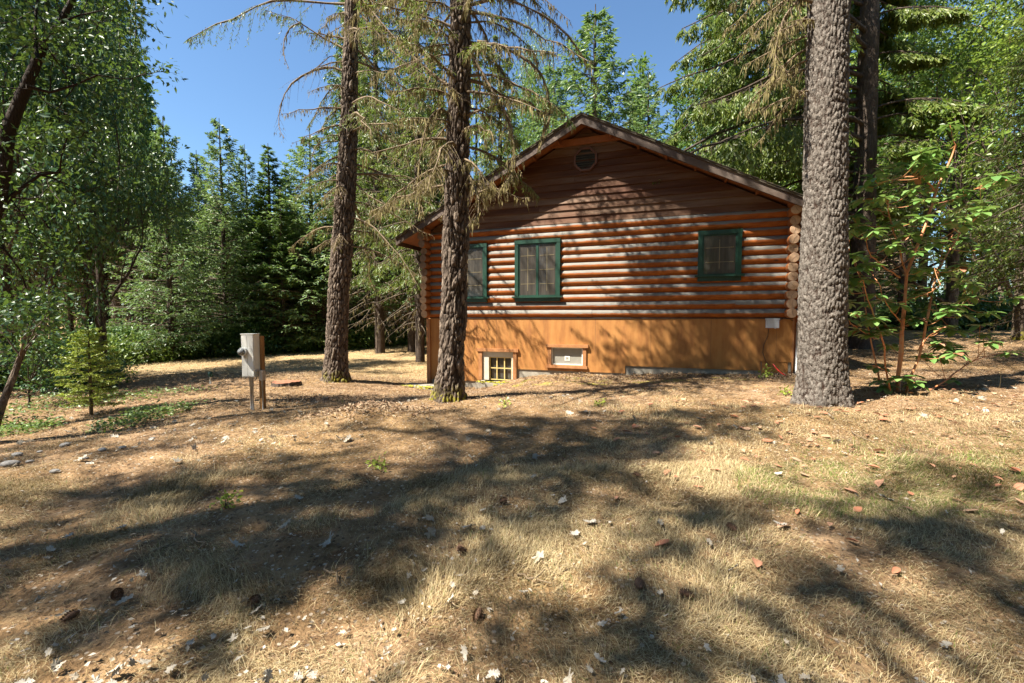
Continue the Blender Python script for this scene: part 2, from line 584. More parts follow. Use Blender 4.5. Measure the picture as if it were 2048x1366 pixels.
M['log'] = stainmat()
M['log_end'] = surf('cut_log_end', [(.26, .15, .08), (.42, .27, .165), (.52, .37, .25)], 7, .85, bmp=.4)
M['log_end_dark'] = surf('shaded_log_end', [(.12, .07, .04), (.22, .15, .105)], 7, .85, bmp=.4)  # darker copy of the cut end, shade under the eave put into its colour
M['log_plain'] = surf('stained_round_log', [(.2, .055, .012), (.34, .12, .03)], 10, .7, (1, .2, 1))
def boardmat():
    m, nt, b = _m('lap_board')
    geo = nt.nodes.new("ShaderNodeNewGeometry")
    c = coords(nt, (.15, 1, 1.8))
    n = ntex(nt, c, 4, 8, .7)
    grain = ntex(nt, coords(nt, (.08, 1, 3)), 50, 4, .6)
    f = math_(nt, 'ADD', math_(nt, 'MULTIPLY', n, .75), math_(nt, 'MULTIPLY', geo.outputs["Random Per Island"], .25))
    col = ramp(nt, f, [(.06, .017, .006), (.105, .042, .018), (.165, .095, .058), (.24, .165, .12)], [.36, .48, .6, .74])
    col = mixc(nt, math_(nt, 'MULTIPLY', grain, .5), col, (.07, .035, .02))
    nt.links.new(col, b.inputs["Base Color"])
    b.inputs["Roughness"].default_value = .75
    b.inputs["Specular IOR Level"].default_value = .3
    bump(nt, b, grain, .5, .004)
    return m


M['gable'] = boardmat()
M['board_plain'] = surf('weathered_lap_board', [(.075, .03, .015), (.16, .08, .045), (.29, .19, .13)], 3.2, .75, (.18, 1, 1.6), .5, .003, 8)
M['panel'] = surf('stained_plywood', [(.23, .085, .02), (.34, .145, .034), (.40, .19, .052)], 5, .7, (1, 1, .25), .35, .002, 8)
M['trim'] = surf('brown_trim', [(.26, .10, .032), (.38, .18, .07)], 8, .6)
M['trim2'] = surf('vent_trim', [(.075, .026, .012), (.12, .045, .02)], 8, .6)
M['cream'] = surf('cream_frame', [(.42, .38, .30), (.56, .52, .44)], 5, .6)
M['green_paint'] = surf('green_paint', [(.004, .028, .016), (.008, .050, .030)], 6, .45, bmp=.1)
M['concrete'] = surf('concrete', [(.20, .175, .14), (.34, .31, .255)], 5, .9, bmp=.6)
M['moss_green'] = surf('yellow_moss', [(.15, .14, .02), (.42, .38, .03), (.26, .22, .12)], 14, .95, bmp=1, bdist=.02)
M['fascia'] = surf('weathered_fascia', [(.045, .027, .02), (.09, .06, .045), (.145, .11, .09)], 3, .7, (.3, 1, 1), .4)
M['soffit'] = surf('stained_soffit', [(.18, .055, .016), (.28, .10, .032)], 5, .7)
M['shingle'] = surf('roof_shingle', [(.03, .024, .018), (.075, .06, .045), (.12, .11, .06)], 12, .95, bmp=1, bdist=.01)
M['black'] = surf('dark_gap', [(.01, .01, .01), (.02, .02, .02)], 5, .8)
M['louver'] = surf('vent_louver', [(.05, .045, .03), (.10, .085, .06)], 8, .7)
M['grey_plastic'] = surf('grey_plastic', [(.40, .43, .47), (.48, .51, .55)], 3, .45, bmp=.05)
M['white_metal'] = surf('pale_painted_metal', [(.62, .62, .58), (.76, .75, .70)], 3, .45, bmp=.05)
M['galv'] = surf('galvanised_pipe', [(.35, .35, .35), (.5, .5, .5)], 9, .45, metallic=.5)
M['post'] = surf('brown_post', [(.22, .10, .03), (.42, .22, .07)], 9, .8, (1, 1, .2))
M['red'] = surf('red_hose', [(.5, .02, .02), (.6, .03, .03)], 9, .4, bmp=0)
M['wire'] = surf('dark_cable', [(.05, .03, .02), (.09, .05, .03)], 9, .6, bmp=0)
M['muntin'] = surf('tan_muntin', [(.16, .13, .075), (.22, .18, .10)], 9, .5, bmp=0)
M['yellow_frame'] = surf('yellow_sash', [(.50, .38, .14), (.6, .47, .2)], 9, .5, bmp=0)
M['paper'] = surf('white_paper', [(.6, .58, .53), (.7, .68, .63)], 9, .8, bmp=0)
M['pane'] = surf('curtained_pane', [(.025, .021, .017), (.045, .038, .031), (.068, .059, .049)], 7, .35, (3.2, 1, .15), .1, coat=.8)
M['pane_d'] = surf('dark_pane', [(.025, .025, .025), (.07, .07, .065)], 4, .12, coat=1)
M['gpane'] = surf('grey_basement_pane', [(.22, .21, .18), (.27, .26, .23)], 4, .3, coat=.6)


def build_cabin():
    c = thing('log_cabin', tuple(O0 + np.array([0, 0, -.4])), 'brown log cabin with gable roof, green upper windows and orange plywood base', 'cabin', rz=CAB_RZ)
    dz = .4

    def up(mb):
        for v in mb.V: v[:, 2] += dz
        return mb

    def part(mb, name, mats, parent=c, attr=None, label=None):
        o = up(mb).build(name, mats, parent, attr)
        if label: o['label'] = label
        return o

    # log siding: twelve half-round courses, front, plus the set-back wall at the right and the left side wall
    mb = MB()
    T = np.linspace(0, 1, 11)

    def courses(x0, x1, n, M=None, seed=0):
        r = np.random.default_rng(seed)
        for i in range(n):
            z0 = ZL + i * PITCHL
            cuts = [x0] + sorted(x0 + (x1 - x0) * r.random(int((x1 - x0) / 3.2))) + [x1]
            for a, b_ in zip(cuts[:-1], cuts[1:]):
                nx = max(2, int((b_ - a) / .12))
                X = np.linspace(a + .0015, b_ - .0015, nx)
                off = r.normal() * .003
                G, TT = np.meshgrid(X, T)
                prof = .072 * np.maximum(np.sin(math.pi * np.clip(TT * .96 + .02, 0, 1)), 0) ** .6 - .012
                Yv = -(prof + off + .006 * (fbm(G * .8, TT * 2 + i * 3, seed + .5, 2) - .5)) - .004
                Zv = z0 + TT * PITCHL + .004 * np.sin(G * .7 + i)
                v = np.stack([G, Yv, Zv], -1).reshape(-1, 3)
                if M is not None: v = M(v)
                k = np.arange(len(T) - 1)[:, None] * nx + np.arange(nx - 1)[None]
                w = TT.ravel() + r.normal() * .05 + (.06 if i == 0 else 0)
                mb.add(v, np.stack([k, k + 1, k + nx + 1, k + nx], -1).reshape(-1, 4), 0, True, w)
    courses(0, WL, NLOG, seed=4)
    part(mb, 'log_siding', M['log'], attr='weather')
    mb = MB()
    courses(0, 1.0, 10, M=lambda v: v * [1, 1, 1] + [WL + .06, .55, 0], seed=9)
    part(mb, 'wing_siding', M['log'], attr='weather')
    mb = MB()
    courses(0, 8.0, 12, M=lambda v: np.stack([v[:, 1] * 1.0, 8.0 - v[:, 0], v[:, 2]], -1), seed=5)
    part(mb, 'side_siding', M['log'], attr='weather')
    mb = MB()
    mb.box((.0, .012, ZL - .03), (WL, .2, ZL + NLOG * PITCHL)); mb.box((WL + .001, .58, -.6), (WL + 1.06, .8, 3.2))
    mb.box((.012, .2, -.6), (.2, 8, 3.6)); mb.box((WL - .2, .2, -.6), (WL - .001, 8, 3.6)); mb.box((0, 7.9, -.6), (WL, 8.02, 3.58))
    part(mb, 'wall', M['log_plain'])
    mb = MB(); mb.box((0, -.03, ZL - .022), (WL, .01, ZL - .002))
    part(mb, 'flashing', M['black'])

    # gable boards
    z0 = ZL + NLOG * PITCHL
    mb = MB()
    r = np.random.default_rng(2)
    i, hb = 0, .152
    while True:
        za, zb = z0 + i * hb, z0 + (i + 1) * hb
        ha, hc = (APZ - .15 - za) / SL, (APZ - .15 - zb) / SL
        if hc < .05: hc = .02
        xa0, xa1 = max(APX - ha, 0), min(APX + ha, WL)
        xb0, xb1 = max(APX - hc, 0), min(APX + hc, WL)
        cuts = [0] + ([float(r.uniform(.25, .75))] if ha > 1.5 else []) + [1]
        for p, q in zip(cuts[:-1], cuts[1:]):
            f0, f1 = (lambda t: xa0 + (xa1 - xa0) * t), (lambda t: xb0 + (xb1 - xb0) * t)
            g = .002
            xs = (f0(p) + g, f0(q) - g, (f1(p) if p == 0 else min(max(f0(p), xb0), xb1)) + g, (f1(q) if q == 1 else min(max(f0(q), xb0), xb1)) - g)
            o = r.normal() * .002
            v = [(xs[0], -.046 + o, za - .012), (xs[1], -.046 + o, za - .012), (xs[3], -.012 + o, zb), (xs[2], -.012 + o, zb),
                 (xs[0], .004, za - .012), (xs[1], .004, za - .012), (xs[3], .004, zb), (xs[2], .004, zb)]
            mb.add(v, [(0, 1, 2, 3), (4, 7, 6, 5), (0, 4, 5, 1), (3, 2, 6, 7), (0, 3, 7, 4), (1, 5, 6, 2)])
        i += 1
        if ha < .35: break
    part(mb, 'gable_siding', M['gable'])
    mb = MB()
    mb.prism([(0, z0), (WL, z0), (WL, roofz(WL) - .13), (APX, APZ - .13), (0, roofz(0) - .13)], .012, .1)
    part(mb, 'gable_backing', M['black'])

    # plywood base with two openings, concrete below
    b1 = (wallpt(965, 703)[0], wallpt(1027, 703)[0], -.16, wallpt(995, 703)[1])
    b2x0, b2z1 = wallpt(1103, 694); b2x1, b2z0 = wallpt(1166, 731)
    xs_ = [wallpt(1032, 745)[0], wallpt(1250, 745)[0], wallpt(1521, 735)[0], WL]
    mb = MB()
    top = ZL - .024

    def pan(x0, x1, z0_, z1_=top, y=0.0): mb.box((x0, -.012 + y, z0_), (x1, .012 + y, z1_))
    pan(.0, b1[0], -.21); pan(b1[0], b1[1], b1[3]); pan(b1[1], xs_[0], -.21)
    pan(xs_[0], b2x0, .14); pan(b2x0, b2x1, b2z1); pan(b2x0, b2x1, .14, b2z0); pan(b2x1, xs_[1], .14)
    pan(xs_[1], xs_[2], .31); pan(xs_[2], WL, .50)
    mb.box((xs_[2] + .02, .0, -.3), (WL - .06, .0135, .499))
    part(mb, 'base_panel', M['panel'])
    mb = MB()
    for k in range(1, 7):
        xx = .62 + k * 1.22
        if xx < WL: mb.box((xx - .002, -.0135, .55 if xx > xs_[1] else .55), (xx + .002, -.0122, top - .01))
    part(mb, 'panel_seams', M['wire'])['kind'] = 'stuff'
    mb = MB(); mb.box((WL, -.02, .1), (WL + .03, .55, ZL - .03)); part(mb, 'corner_board', M['trim'])
    mb = MB(); mb.box((-.10, -.06, -.35), (-.004, .04, ZL - .03)); part(mb, 'corner_board', M['trim'])
    mb = MB()
    mb.box((.0, .014, -.8), (xs_[0], .2, -.2)); mb.box((xs_[0] + .001, .014, -.8), (xs_[1] - .001, .21, .15)); mb.box((xs_[1], .014, -.8), (WL - .002, .22, .52))
    part(mb, 'foundation', M['concrete'])
    # dark inside behind the openings
    mb = MB(); mb.box((b1[0] - .1, .16, -.4), (b1[1] + .1, .2, 1.2)); mb.box((b2x0 - .1, .16, .1), (b2x1 + .1, .2, 1.2))
    part(mb, 'backing', M['black'])

    # basement window with cream frame
    x0, x1, zb, zt = b1
    mb = MB(); mb.box((x0 - .09, -.045, zb), (x0, .0, zt)); mb.box((x1, -.045, zb), (x1 + .09, .0, zt)); mb.box((x0 - .14, -.07, zt), (x1 + .14, .0, zt + .075))
    w = part(mb, 'window', M['trim'], label='small basement window with cream surround and six panes')
    mb = MB(); mb.box((x0, .0, zb), (x0 + .17, .06, zt)); mb.box((x1 - .05, .0, zb), (x1, .06, zt)); mb.box((x0 + .17, .0, zt - .14), (x1 - .05, .06, zt))
    part(mb, 'frame', M['cream'], w)
    gx0, gx1, gz1 = x0 + .17, x1 - .05, zt - .14
    mb = MB(); mb.box((gx0, .10, zb), (gx1, .11, gz1))
    part(mb, 'pane', M['pane_d'], w)
    mb = MB()
    for k in range(4):
        xx = gx0 + (gx1 - gx0) * k / 3
        mb.box((xx - (.0 if k == 0 else .012 if k < 3 else .024), .04, zb), (xx + (.024 if k == 0 else .012 if k < 3 else 0), .07, gz1))
    for zz in (gz1 - .022, (gz1 + zb) / 2, zb):
        mb.box((gx0 + .001, .043, zz), (gx1 - .001, .067, zz + .022))
    part(mb, 'sash', M['yellow_frame'], w)
    # basement window with paper notice
    mb = MB(); mb.box((b2x0 - .08, -.045, b2z0 - .01), (b2x0, .0, b2z1)); mb.box((b2x1, -.045, b2z0 - .01), (b2x1 + .08, .0, b2z1))
    mb.box((b2x0 - .13, -.075, b2z1), (b2x1 + .13, .0, b2z1 + .07)); mb.box((b2x0 - .11, -.06, b2z0 - .075), (b2x1 + .11, .0, b2z0 - .01))
    w = part(mb, 'window', M['trim'], label='low basement window with grey pane and small white notice')
    mb = MB()
    mb.box((b2x0, .0, b2z0 - .009), (b2x0 + .03, .05, b2z1)); mb.box((b2x1 - .03, .0, b2z0 - .009), (b2x1, .05, b2z1))
    mb.box((b2x0 + .03, .0, b2z0 - .009), (b2x1 - .03, .05, b2z0 + .02)); mb.box((b2x0 + .03, .0, b2z1 - .025), (b2x1 - .03, .05, b2z1))
    part(mb, 'frame', M['white_metal'], w)
    mb = MB(); mb.box((b2x0 + .03, .03, b2z0 + .02), (b2x1 - .03, .04, b2z1 - .025))
    part(mb, 'pane', M['gpane'], w)
    nx, nz = wallpt(1134, 717)
    mb = MB(); mb.box((nx - .06, .024, nz - .055), (nx + .06, .028, nz + .055), 0)
    mb.box((nx - .035, .021, nz - .01), (nx + .03, .0235, nz + .03), 1); mb.box((nx - .04, .021, nz - .035), (nx + .04, .0235, nz - .025), 1)
    part(mb, 'notice', [M['paper'], M['gpane']], w)

    # green windows
    def gwin(ul, vt, ur, vb, um, n, label, dark=False):
        x0, zt = wallpt(ul, vt, -.08); x1, zb = wallpt(ur, vb, -.08)
        zt2 = wallpt(ur, vt if um is None else um, -.08)[1]
        zt = (zt + zt2) / 2
        y0, y1, t = -.105, -.0, .085
        mb = MB()
        mb.box((x0, y0, zb + .06), (x0 + t, y1, zt - t)); mb.box((x1 - t, y0, zb + .06), (x1, y1, zt - t)); mb.box((x0 - .005, y0 - .006, zt - t), (x1 + .005, y1, zt))
        w = part(mb, 'window', M['green_paint'], label=label)
        mb = MB(); mb.box((x0 - .06, y0 - .045, zb + .06), (x1 + .06, y1, zb + .095)); mb.box((x0, y0 + .01, zb - .03), (x1, y1, zb + .06))
        part(mb, 'sill', M['green_paint'], w)
        a, b_ = x0 + t, x1 - t
        mb = MB()
        wd = (b_ - a) / n
        for k in range(n):
            p, q = a + k * wd, a + (k + 1) * wd
            s = .03
            mb.box((p, y0 + .02, zb + .095), (p + s, y0 + .04, zt - t)); mb.box((q - s, y0 + .02, zb + .095), (q, y0 + .04, zt - t))
            mb.box((p + s, y0 + .02, zb + .095), (q - s, y0 + .04, zb + .125)); mb.box((p + s, y0 + .02, zt - t - .03), (q - s, y0 + .04, zt - t))
        part(mb, 'sash', M['green_paint'], w)
        for k in range(n):
            p, q = a + k * wd + .03, a + (k + 1) * wd - .03
            mb = MB(); mb.box((p, y0 + .032, zb + .125), (q, y0 + .036, zt - t - .03))
            part(mb, 'pane', M['pane'], w)
            mb = MB()
            zz0, zz1 = zb + .125, zt - t - .03
            mb.box(((p + q) / 2 - .006, y0 + .027, zz0 + .1), ((p + q) / 2 + .006, y0 + .031, zz1 - .08))
            for fz in ((.22, .5, .78) if zz1 - zz0 > .9 else (.3, .68)):
                mb.box((p + .03, y0 + .0265, zz0 + (zz1 - zz0) * fz), (q - .03, y0 + .0305, zz0 + (zz1 - zz0) * fz + .011))
            part(mb, 'muntin', M['muntin'], w)
    gwin(898, 490, 974, 602, 488, 1, 'single green-framed window partly behind the middle fir trunk')
    gwin(1030, 481, 1120, 600, 477, 2, 'green-framed window of two tall panes')
    gwin(1397, 462, 1482, 558, 458, 1, 'square green-framed window nearest the right corner')

    # octagonal gable vent
    vx, vz = wallpt(1171, 319, -.04)
    vr = .285
    oc = [(vx + vr * math.cos(R(22.5 + 45 * k)), vz + vr * math.sin(R(22.5 + 45 * k))) for k in range(8)]
    ic = [(vx + (vr - .05) * math.cos(R(22.5 + 45 * k)), vz + (vr - .05) * math.sin(R(22.5 + 45 * k))) for k in range(8)]
    mb = MB()
    for k in range(8):
        j = (k + 1) % 8
        mb.prism([oc[k], oc[j], ic[j], ic[k]], -.075, -.0)
    vt = part(mb, 'gable_vent', M['trim2'])
    mb = MB(); mb.prism(ic, -.038, -.034)
    part(mb, 'backing', M['black'], vt)
    mb = MB()
    for k in range(9):
        zz = vz - .21 + k * .0525
        hw = min(vr - .05, (vr - .05) * 1.0) if abs(zz - vz) < .1 else (vr - .05) - max(0, abs(zz - vz) - .1)
        mb.add([(vx - hw, -.07, zz - .012), (vx + hw, -.07, zz - .012), (vx + hw, -.04, zz + .022), (vx - hw, -.04, zz + .022)], [(0, 1, 2, 3)])
    part(mb, 'louver', M['louver'], vt)

    # roof: two slabs, fascia boards, soffit, shingle edge
    y0, y1 = -.52, 8.3
    mb = MB()
    for xe in (EXL, EXR):
        a, b_ = (xe, roofz(xe)), (APX, APZ)
        P = [a, b_, (b_[0], b_[1] - .035), (a[0], a[1] - .035)]
        if xe > APX: P = P[::-1]
        mb.prism(P, y0 - .03, y1, 0)
    rf = part(mb, 'roof', M['shingle'])
    # shingle courses in relief
    mb = MB()
    L = math.hypot(APX - EXL, SL * (APX - EXL)); nn = int(L / .14)
    for sgn, xe in ((1, EXL), (-1, EXR)):
        for k in range(nn):
            t0, t1 = k / nn, (k + 1) / nn
            xa, xb = xe + (APX - xe) * t0, xe + (APX - xe) * t1
            P = [(xa, roofz(xa) + .016), (xb, roofz(xb) + .004), (xb, roofz(xb) + .001), (xa, roofz(xa) + .001)]
            if sgn < 0: P = P[::-1]
            mb.prism(P, y0 - .045 + .008 * math.sin(k * 2.3), y1)
    part(mb, 'shingles', M['shingle'], rf)
    mb = MB()
    for xe in (EXL, EXR):
        a, b_ = (xe, roofz(xe) - .038), (APX, APZ - .038)
        P = [a, b_, (b_[0], b_[1] - .18), (a[0], a[1] - .15)]
        if xe > APX: P = P[::-1]
        mb.prism(P, y0, y0 + .04)
    for xe, s in ((EXL, 1), (EXR, -1)):
        mb.box((min(xe, xe + .03 * s), y0 + .042, roofz(xe) - .18), (max(xe, xe + .03 * s), y1, roofz(xe) - .038))
    part(mb, 'fascia', M['fascia'], rf)
    mb = MB()
    for xe in (EXL + .035, EXR - .035):
        a, b_ = (xe, roofz(xe) - .075), (APX, APZ - .075)
        P = [a, b_, (b_[0], b_[1] - .02), (a[0], a[1] - .02)]
        if xe > APX: P = P[::-1]
        mb.prism(P, y0 + .045, y1)
    for k in range(1, 8):                                             # lookout blocks under the overhang
        for s in (-1, 1):
            x = APX + s * k * .58
            if x < EXL + .1 or x > EXR - .1: continue
            z = roofz(x) - .1
            mb.prism([(x - .02, z - .055), (x + .02, z - .055), (x + .02, z + .0), (x - .02, z + .0)], y0 + .05, -.05)
    part(mb, 'soffit', M['soffit'], rf)
    mb = MB(); mb.prism([(3.20, 5.30), (4.84, 5.30), (4.62, 5.44), (3.42, 5.44)], -.11, -.05)
    part(mb, 'collar_board', M['soffit'], rf)

    # corner log ends
    def logend(x, y0_, y1_, z, rr, mat, seed):
        r_ = np.random.default_rng(seed)
        mb = MB()
        n = 20
        th = np.arange(n) / n * 2 * math.pi
        rad = rr * (1 + .04 * np.sin(th * 2 + r_.random() * 6) + .02 * r_.normal(size=n))
        ring = lambda y, k: np.stack([x + np.cos(th) * rad * k, np.full(n, y) + r_.normal() * 0, z + np.sin(th) * rad * k], 1)
        v = np.concatenate([ring(y1_, 1), ring(y0_ + .012, 1), ring(y0_, .93), [[x, y0_ - .003, z]]])
        j = np.arange(n); j2 = (j + 1) % n
        f = np.concatenate([np.stack([j + k * n, j + (k + 1) * n, j2 + (k + 1) * n, j2 + k * n], 1) for k in (0,)])
        mb.add(v, f, 0, True)
        o = mb.n - len(v)
        mb.F.append((np.stack([j + n, j + 2 * n, j2 + 2 * n, j2 + n], 1) + o, 1, False))
        mb.F.append((np.stack([j + 2 * n, np.full(n, 3 * n), j2 + 2 * n], 1) + o, 1, False))
        a = r_.random() * 6
        for q in range(2):                                              # drying crack in the end grain
            aa = a + q * 2.6
            p = np.array([[x, y0_ - .0045, z], [x + math.cos(aa) * rr * .8, y0_ - .004, z + math.sin(aa) * rr * .8]])
            mb.tubes(p, [.0025, .001], 3, 2, cap=False)
        part(mb, 'log_end', [M['log_plain'], mat, M['black']])
    for k in range(13):
        j = random.uniform(-.012, .012)
        logend(WL - .07 + j, -.27 + random.uniform(-.03, .03) - (.12 if k > 10 else 0), .0, ZL + .088 + k * PITCHL * .985, .094, M['log_end'], 100 + k)
        logend(-.05 + j, -.27 + random.uniform(-.03, .03) - (.1 if k > 9 else 0), .0, ZL + .088 + k * PITCHL * .97, .094, M['log_end'] if k < 6 else M['log_end_dark'], 200 + k)
    for k in range(12):
        logend(-.5, 1.02 + random.uniform(-.03, .03), 1.4, ZL + .12 + k * PITCHL * .96, .094, M['log_end_dark'], 300 + k)
    # porch deck at the left: skirt and lattice
    mb = MB(); mb.box((-.62, .95, 1.12), (-.02, 8.0, 1.38))
    part(mb, 'deck', M['trim'])
    mb = MB()
    for k in range(9): mb.box((-.6 + k * .062, .98, -.45), (-.575 + k * .062, .99, 1.11))
    for k in range(26): mb.box((-.6, .991, -.42 + k * .06), (-.05, 1.0, -.395 + k * .06))
    part(mb, 'lattice', M['fascia'])
    # conduit pipe at the right corner, utility box, cable
    mb = MB(); px = WL + .09
    mb.tubes(np.array([(px, -.03, .18), (px, -.03, 1.3)]), [.03, .03], 10)
    part(mb, 'downpipe', M['galv'])
    bx0, bz1 = wallpt(1533, 637, -.1); bx1, bz0 = wallpt(1558, 656, -.1)
    mb = MB(); mb.box((bx0, -.105, bz0), (bx1, -.013, bz1)); mb.box((bx0 - .008, -.115, bz1 - .03), (bx1 + .008, -.013, bz1 + .004)); mb.box(((bx0 + bx1) / 2 + .03, -.112, bz0 - .012), ((bx0 + bx1) / 2 + .06, -.10, bz0 + .03))
    part(mb, 'utility_box', M['grey_plastic'])
    pts = [wallpt(*p) for p in ((1537, 657), (1535, 672), (1527, 690), (1525, 705), (1531, 722), (1541, 733))]
    mb = MB(); mb.tubes(np.array([(a, -.025, b) for a, b in pts]), [.006] * len(pts), 6)
    pts = [wallpt(*p) for p in ((1558, 641), (1566, 637), (1578, 638), (1586, 642))]
    mb.tubes(np.array([(a, -.03, b) for a, b in pts]), [.006] * len(pts), 6)
    part(mb, 'cable', M['wire'])
    # concrete window well with moss
    mb = MB()
    a0, a1 = wallpt(955, 770, -.3)[0], wallpt(1032, 770, -.3)[0]
    mb.box((a0, -.42, -.7), (a1, -.30, -.17)); mb.box((a0, -.299, -.7), (a0 + .1, -.02, -.17)); mb.box((a1 - .1, -.299, -.7), (a1, -.02, -.165))
    mb.box((a0 + .1, -.299, -.7), (a1 - .1, -.02, -.32))
    ww = part(mb, 'window_well', M['concrete'])
    mb = MB()
    n = 60
    for k in range(n):
        xx = a0 + (a1 - a0) * random.random()
        p = np.array([[xx, -.36 + random.uniform(-.06, .06), -.172], [xx + .01, -.36 + random.uniform(-.06, .06), -.15]])
        mb.tubes(p, [random.uniform(.02, .05), .01], 6)
    for k in range(25):
        xx = a0 + (a1 - a0) * random.uniform(.45, .95); zz = random.uniform(-.32, -.2)
        mb.tubes(np.array([[xx, -.415, zz], [xx, -.43, zz]]), [random.uniform(.015, .035), .01], 6)
    part(mb, 'moss', M['moss_green'], ww)
    return c


cabin = build_cabin()


def slab(name, p, sx, sy, h, rz, label, mossy=True):
    t = thing(name, tuple(p), label, 'step', rz=rz)
    mb = MB()
    G = 12
    mb.box((-sx / 2, -sy / 2, -.15), (sx / 2, sy / 2, h))
    mb.build('block', M['concrete'], t)
    if mossy:
        mb = MB()
        for k in range(110):
            e = random.random()
            x = random.uniform(-sx / 2, sx / 2)
            y = -sy / 2 + abs(random.gauss(0, .05))
            z = h if random.random() < .5 else random.uniform(0, h)
            y2 = y if z == h else -sy / 2
            mb.tubes(np.array([[x, y2, z - .005], [x, y2 - (.0 if z == h else .018), z + (.018 if z == h else 0)]]), [random.uniform(.015, .04), .008], 6)
        mb.build('moss', M['moss_green'], t)


p = at(834, 776, 11.3)
slab('concrete_step', (p[0] + .1, p[1], -.42), .95, .5, .14, CAB_RZ, 'mossy concrete step behind the middle fir trunk at the cabin corner')
p = at(800, 771, 11.6)
slab('paving_slab', (p[0] - .35, p[1] + .1, -.37), .7, .5, .04, CAB_RZ, 'flat bare paving slab left of the mossy concrete step', False)

# red hose lying by the cabin's right corner
pts = [at(1546, 728, 8.95), at(1553, 737, 8.8), at(1561, 745, 8.65), at(1571, 751, 8.5)]
mb = MB(); mb.tubes(np.array(pts), [.01] * 4, 8)
tag(mb.build('garden_hose', M['red']), 'short red hose against the foundation at the cabin\'s right corner', 'hose')

# ------------------------------------------------------------------ electric meter pedestal
def build_meter():
    g = at(526, 820, 7.2)
    rz = R(-12)                                   # the box looks past the camera, its right side shows
    t = thing('meter_pedestal', (g[0], g[1], gzs(g[0], g[1])), 'pale metal electric meter box on a short wooden post with grey conduits', 'meter box', rz=R(2))
    S = 7.2 / F_PX
    z0, z1 = (820 - 753) * S, (820 - 669) * S     # .53 .. 1.19
    w, d = .215, .2
    def rot(v):
        a = R(-52) + R(0); c_, s_ = math.cos(a), math.sin(a)
        return v
    x0 = -.235; x1 = x0 + w
    mb = MB(); mb.box((x0, -.14, z0), (x1, -.01, z1)); mb.box((x0 - .006, -.15, z1), (x1 + .008, .0, z1 + .012)); 
    bx = mb.build('box', M['white_metal'], t)
    mb = MB(); mb.box((x0 + .008, -.149, z0 + .015), (x0 + .104, -.1405, z1 - .015)); mb.box((x0 + .112, -.149, z0 + .015), (x1 - .008, -.1405, z1 - .015))
    mb.build('cover', M['white_metal'], bx)
    mb = MB()
    mb.box((x1, -.11, z0 + .08), (x1 + .02, -.06, z0 + .12))
    mb.build('latch', M['galv'], bx)
    # the round meter on the front
    mc = (x0 + .06, z0 + .40)
    P = lambda y0, y1: np.array([[mc[0], y0, mc[1]], [mc[0], y1, mc[1]]])
    mb = MB(); mb.tubes(P(-.149, -.185), [.06, .06], 24); mt = mb.build('meter', M['galv'], t)
    mb = MB(); mb.tubes(P(-.185, -.20), [.066, .066], 24); mb.build('ring', M['white_metal'], mt)
    mb = MB(); mb.tubes(np.array([[mc[0], y, mc[1]] for y in (-.20, -.235, -.25, -.255)]), [.054, .052, .042, .01], 24)
    mb.build('glass_cover', M['glass'], mt)
    mb = MB(); mb.box((mc[0] - .03, -.207, mc[1] - .01), (mc[0] + .03, -.2015, mc[1] + .03)); mb.box((mc[0] - .035, -.206, mc[1] - .035), (mc[0] + .02, -.2015, mc[1] - .02))
    mb.build('dial', M['black'], mt)
    mb = MB(); mb.box((mc[0] - .01, -.165, mc[1] - .105), (mc[0] + .01, -.15, mc[1] - .06)); mb.build('seal', M['galv'], mt)
    mb = MB(); mb.box((-.05, -.006, -.3), (.012, .06, z1 - .03)); mb.build('post', M['post'], t)
    for x, y, r in ((x0 + .085, -.06, .022), (x0 + .145, -.10, .014), (.05, -.06, .013)):
        mb = MB(); zt = z0 - .002 if x < .05 else z0 + .06
        mb.tubes(np.array([(x, y, -.2), (x, y, z0 * .7), (x, y, z0 * .7), (x, y, zt)]), [r * .85, r * .85, r * 1.15, r * 1.15], 12)
        mb.build('conduit', M['galv'], t)
    mb = MB(); mb.box((.012, -.085, z0 - .06), (.072, -.012, z0 + .10)); mb.build('junction_box', M['junction'], t)
    mb = MB(); mb.tubes(np.array([(x0 + .12, -.07, z0), (x0 + .14, -.1, z0 - .05), (x0 + .19, -.1, z0 - .06), (x0 + .22, -.09, z0)]), [.006] * 4, 6)
    mb.build('cable', M['wire'], t)
    for o in [bx, mt] + [x for x in t.children]: pass
    t.rotation_euler = (0, 0, R(-9))
    return t


gm, gnt, gb = _m('meter_glass')
gb.inputs["Base Color"].default_value = (.75, .78, .8, 1)
gb.inputs["Roughness"].default_value = .06
gb.inputs["Transmission Weight"].default_value = .75
gb.inputs["IOR"].default_value = 1.3
M['glass'] = gm
M['junction'] = surf('tan_box', [(.36, .29, .22), (.46, .38, .30)], 5, .6)
build_meter()
# ------------------------------------------------------------------ foliage builders
UP = np.array([0, 0, 1.])


def interp(P, t):
    """P [n,k,3], t [n,m] in 0..1 -> points and tangents [n,m,3]"""
    n, k, _ = P.shape
    x = np.clip(t, 0, .9999) * (k - 1)
    i = x.astype(int)
    f = (x - i)[..., None]
    r = np.arange(n)[:, None]
    a, b = P[r, i], P[r, i + 1]
    return a + (b - a) * f, nrm(b - a)


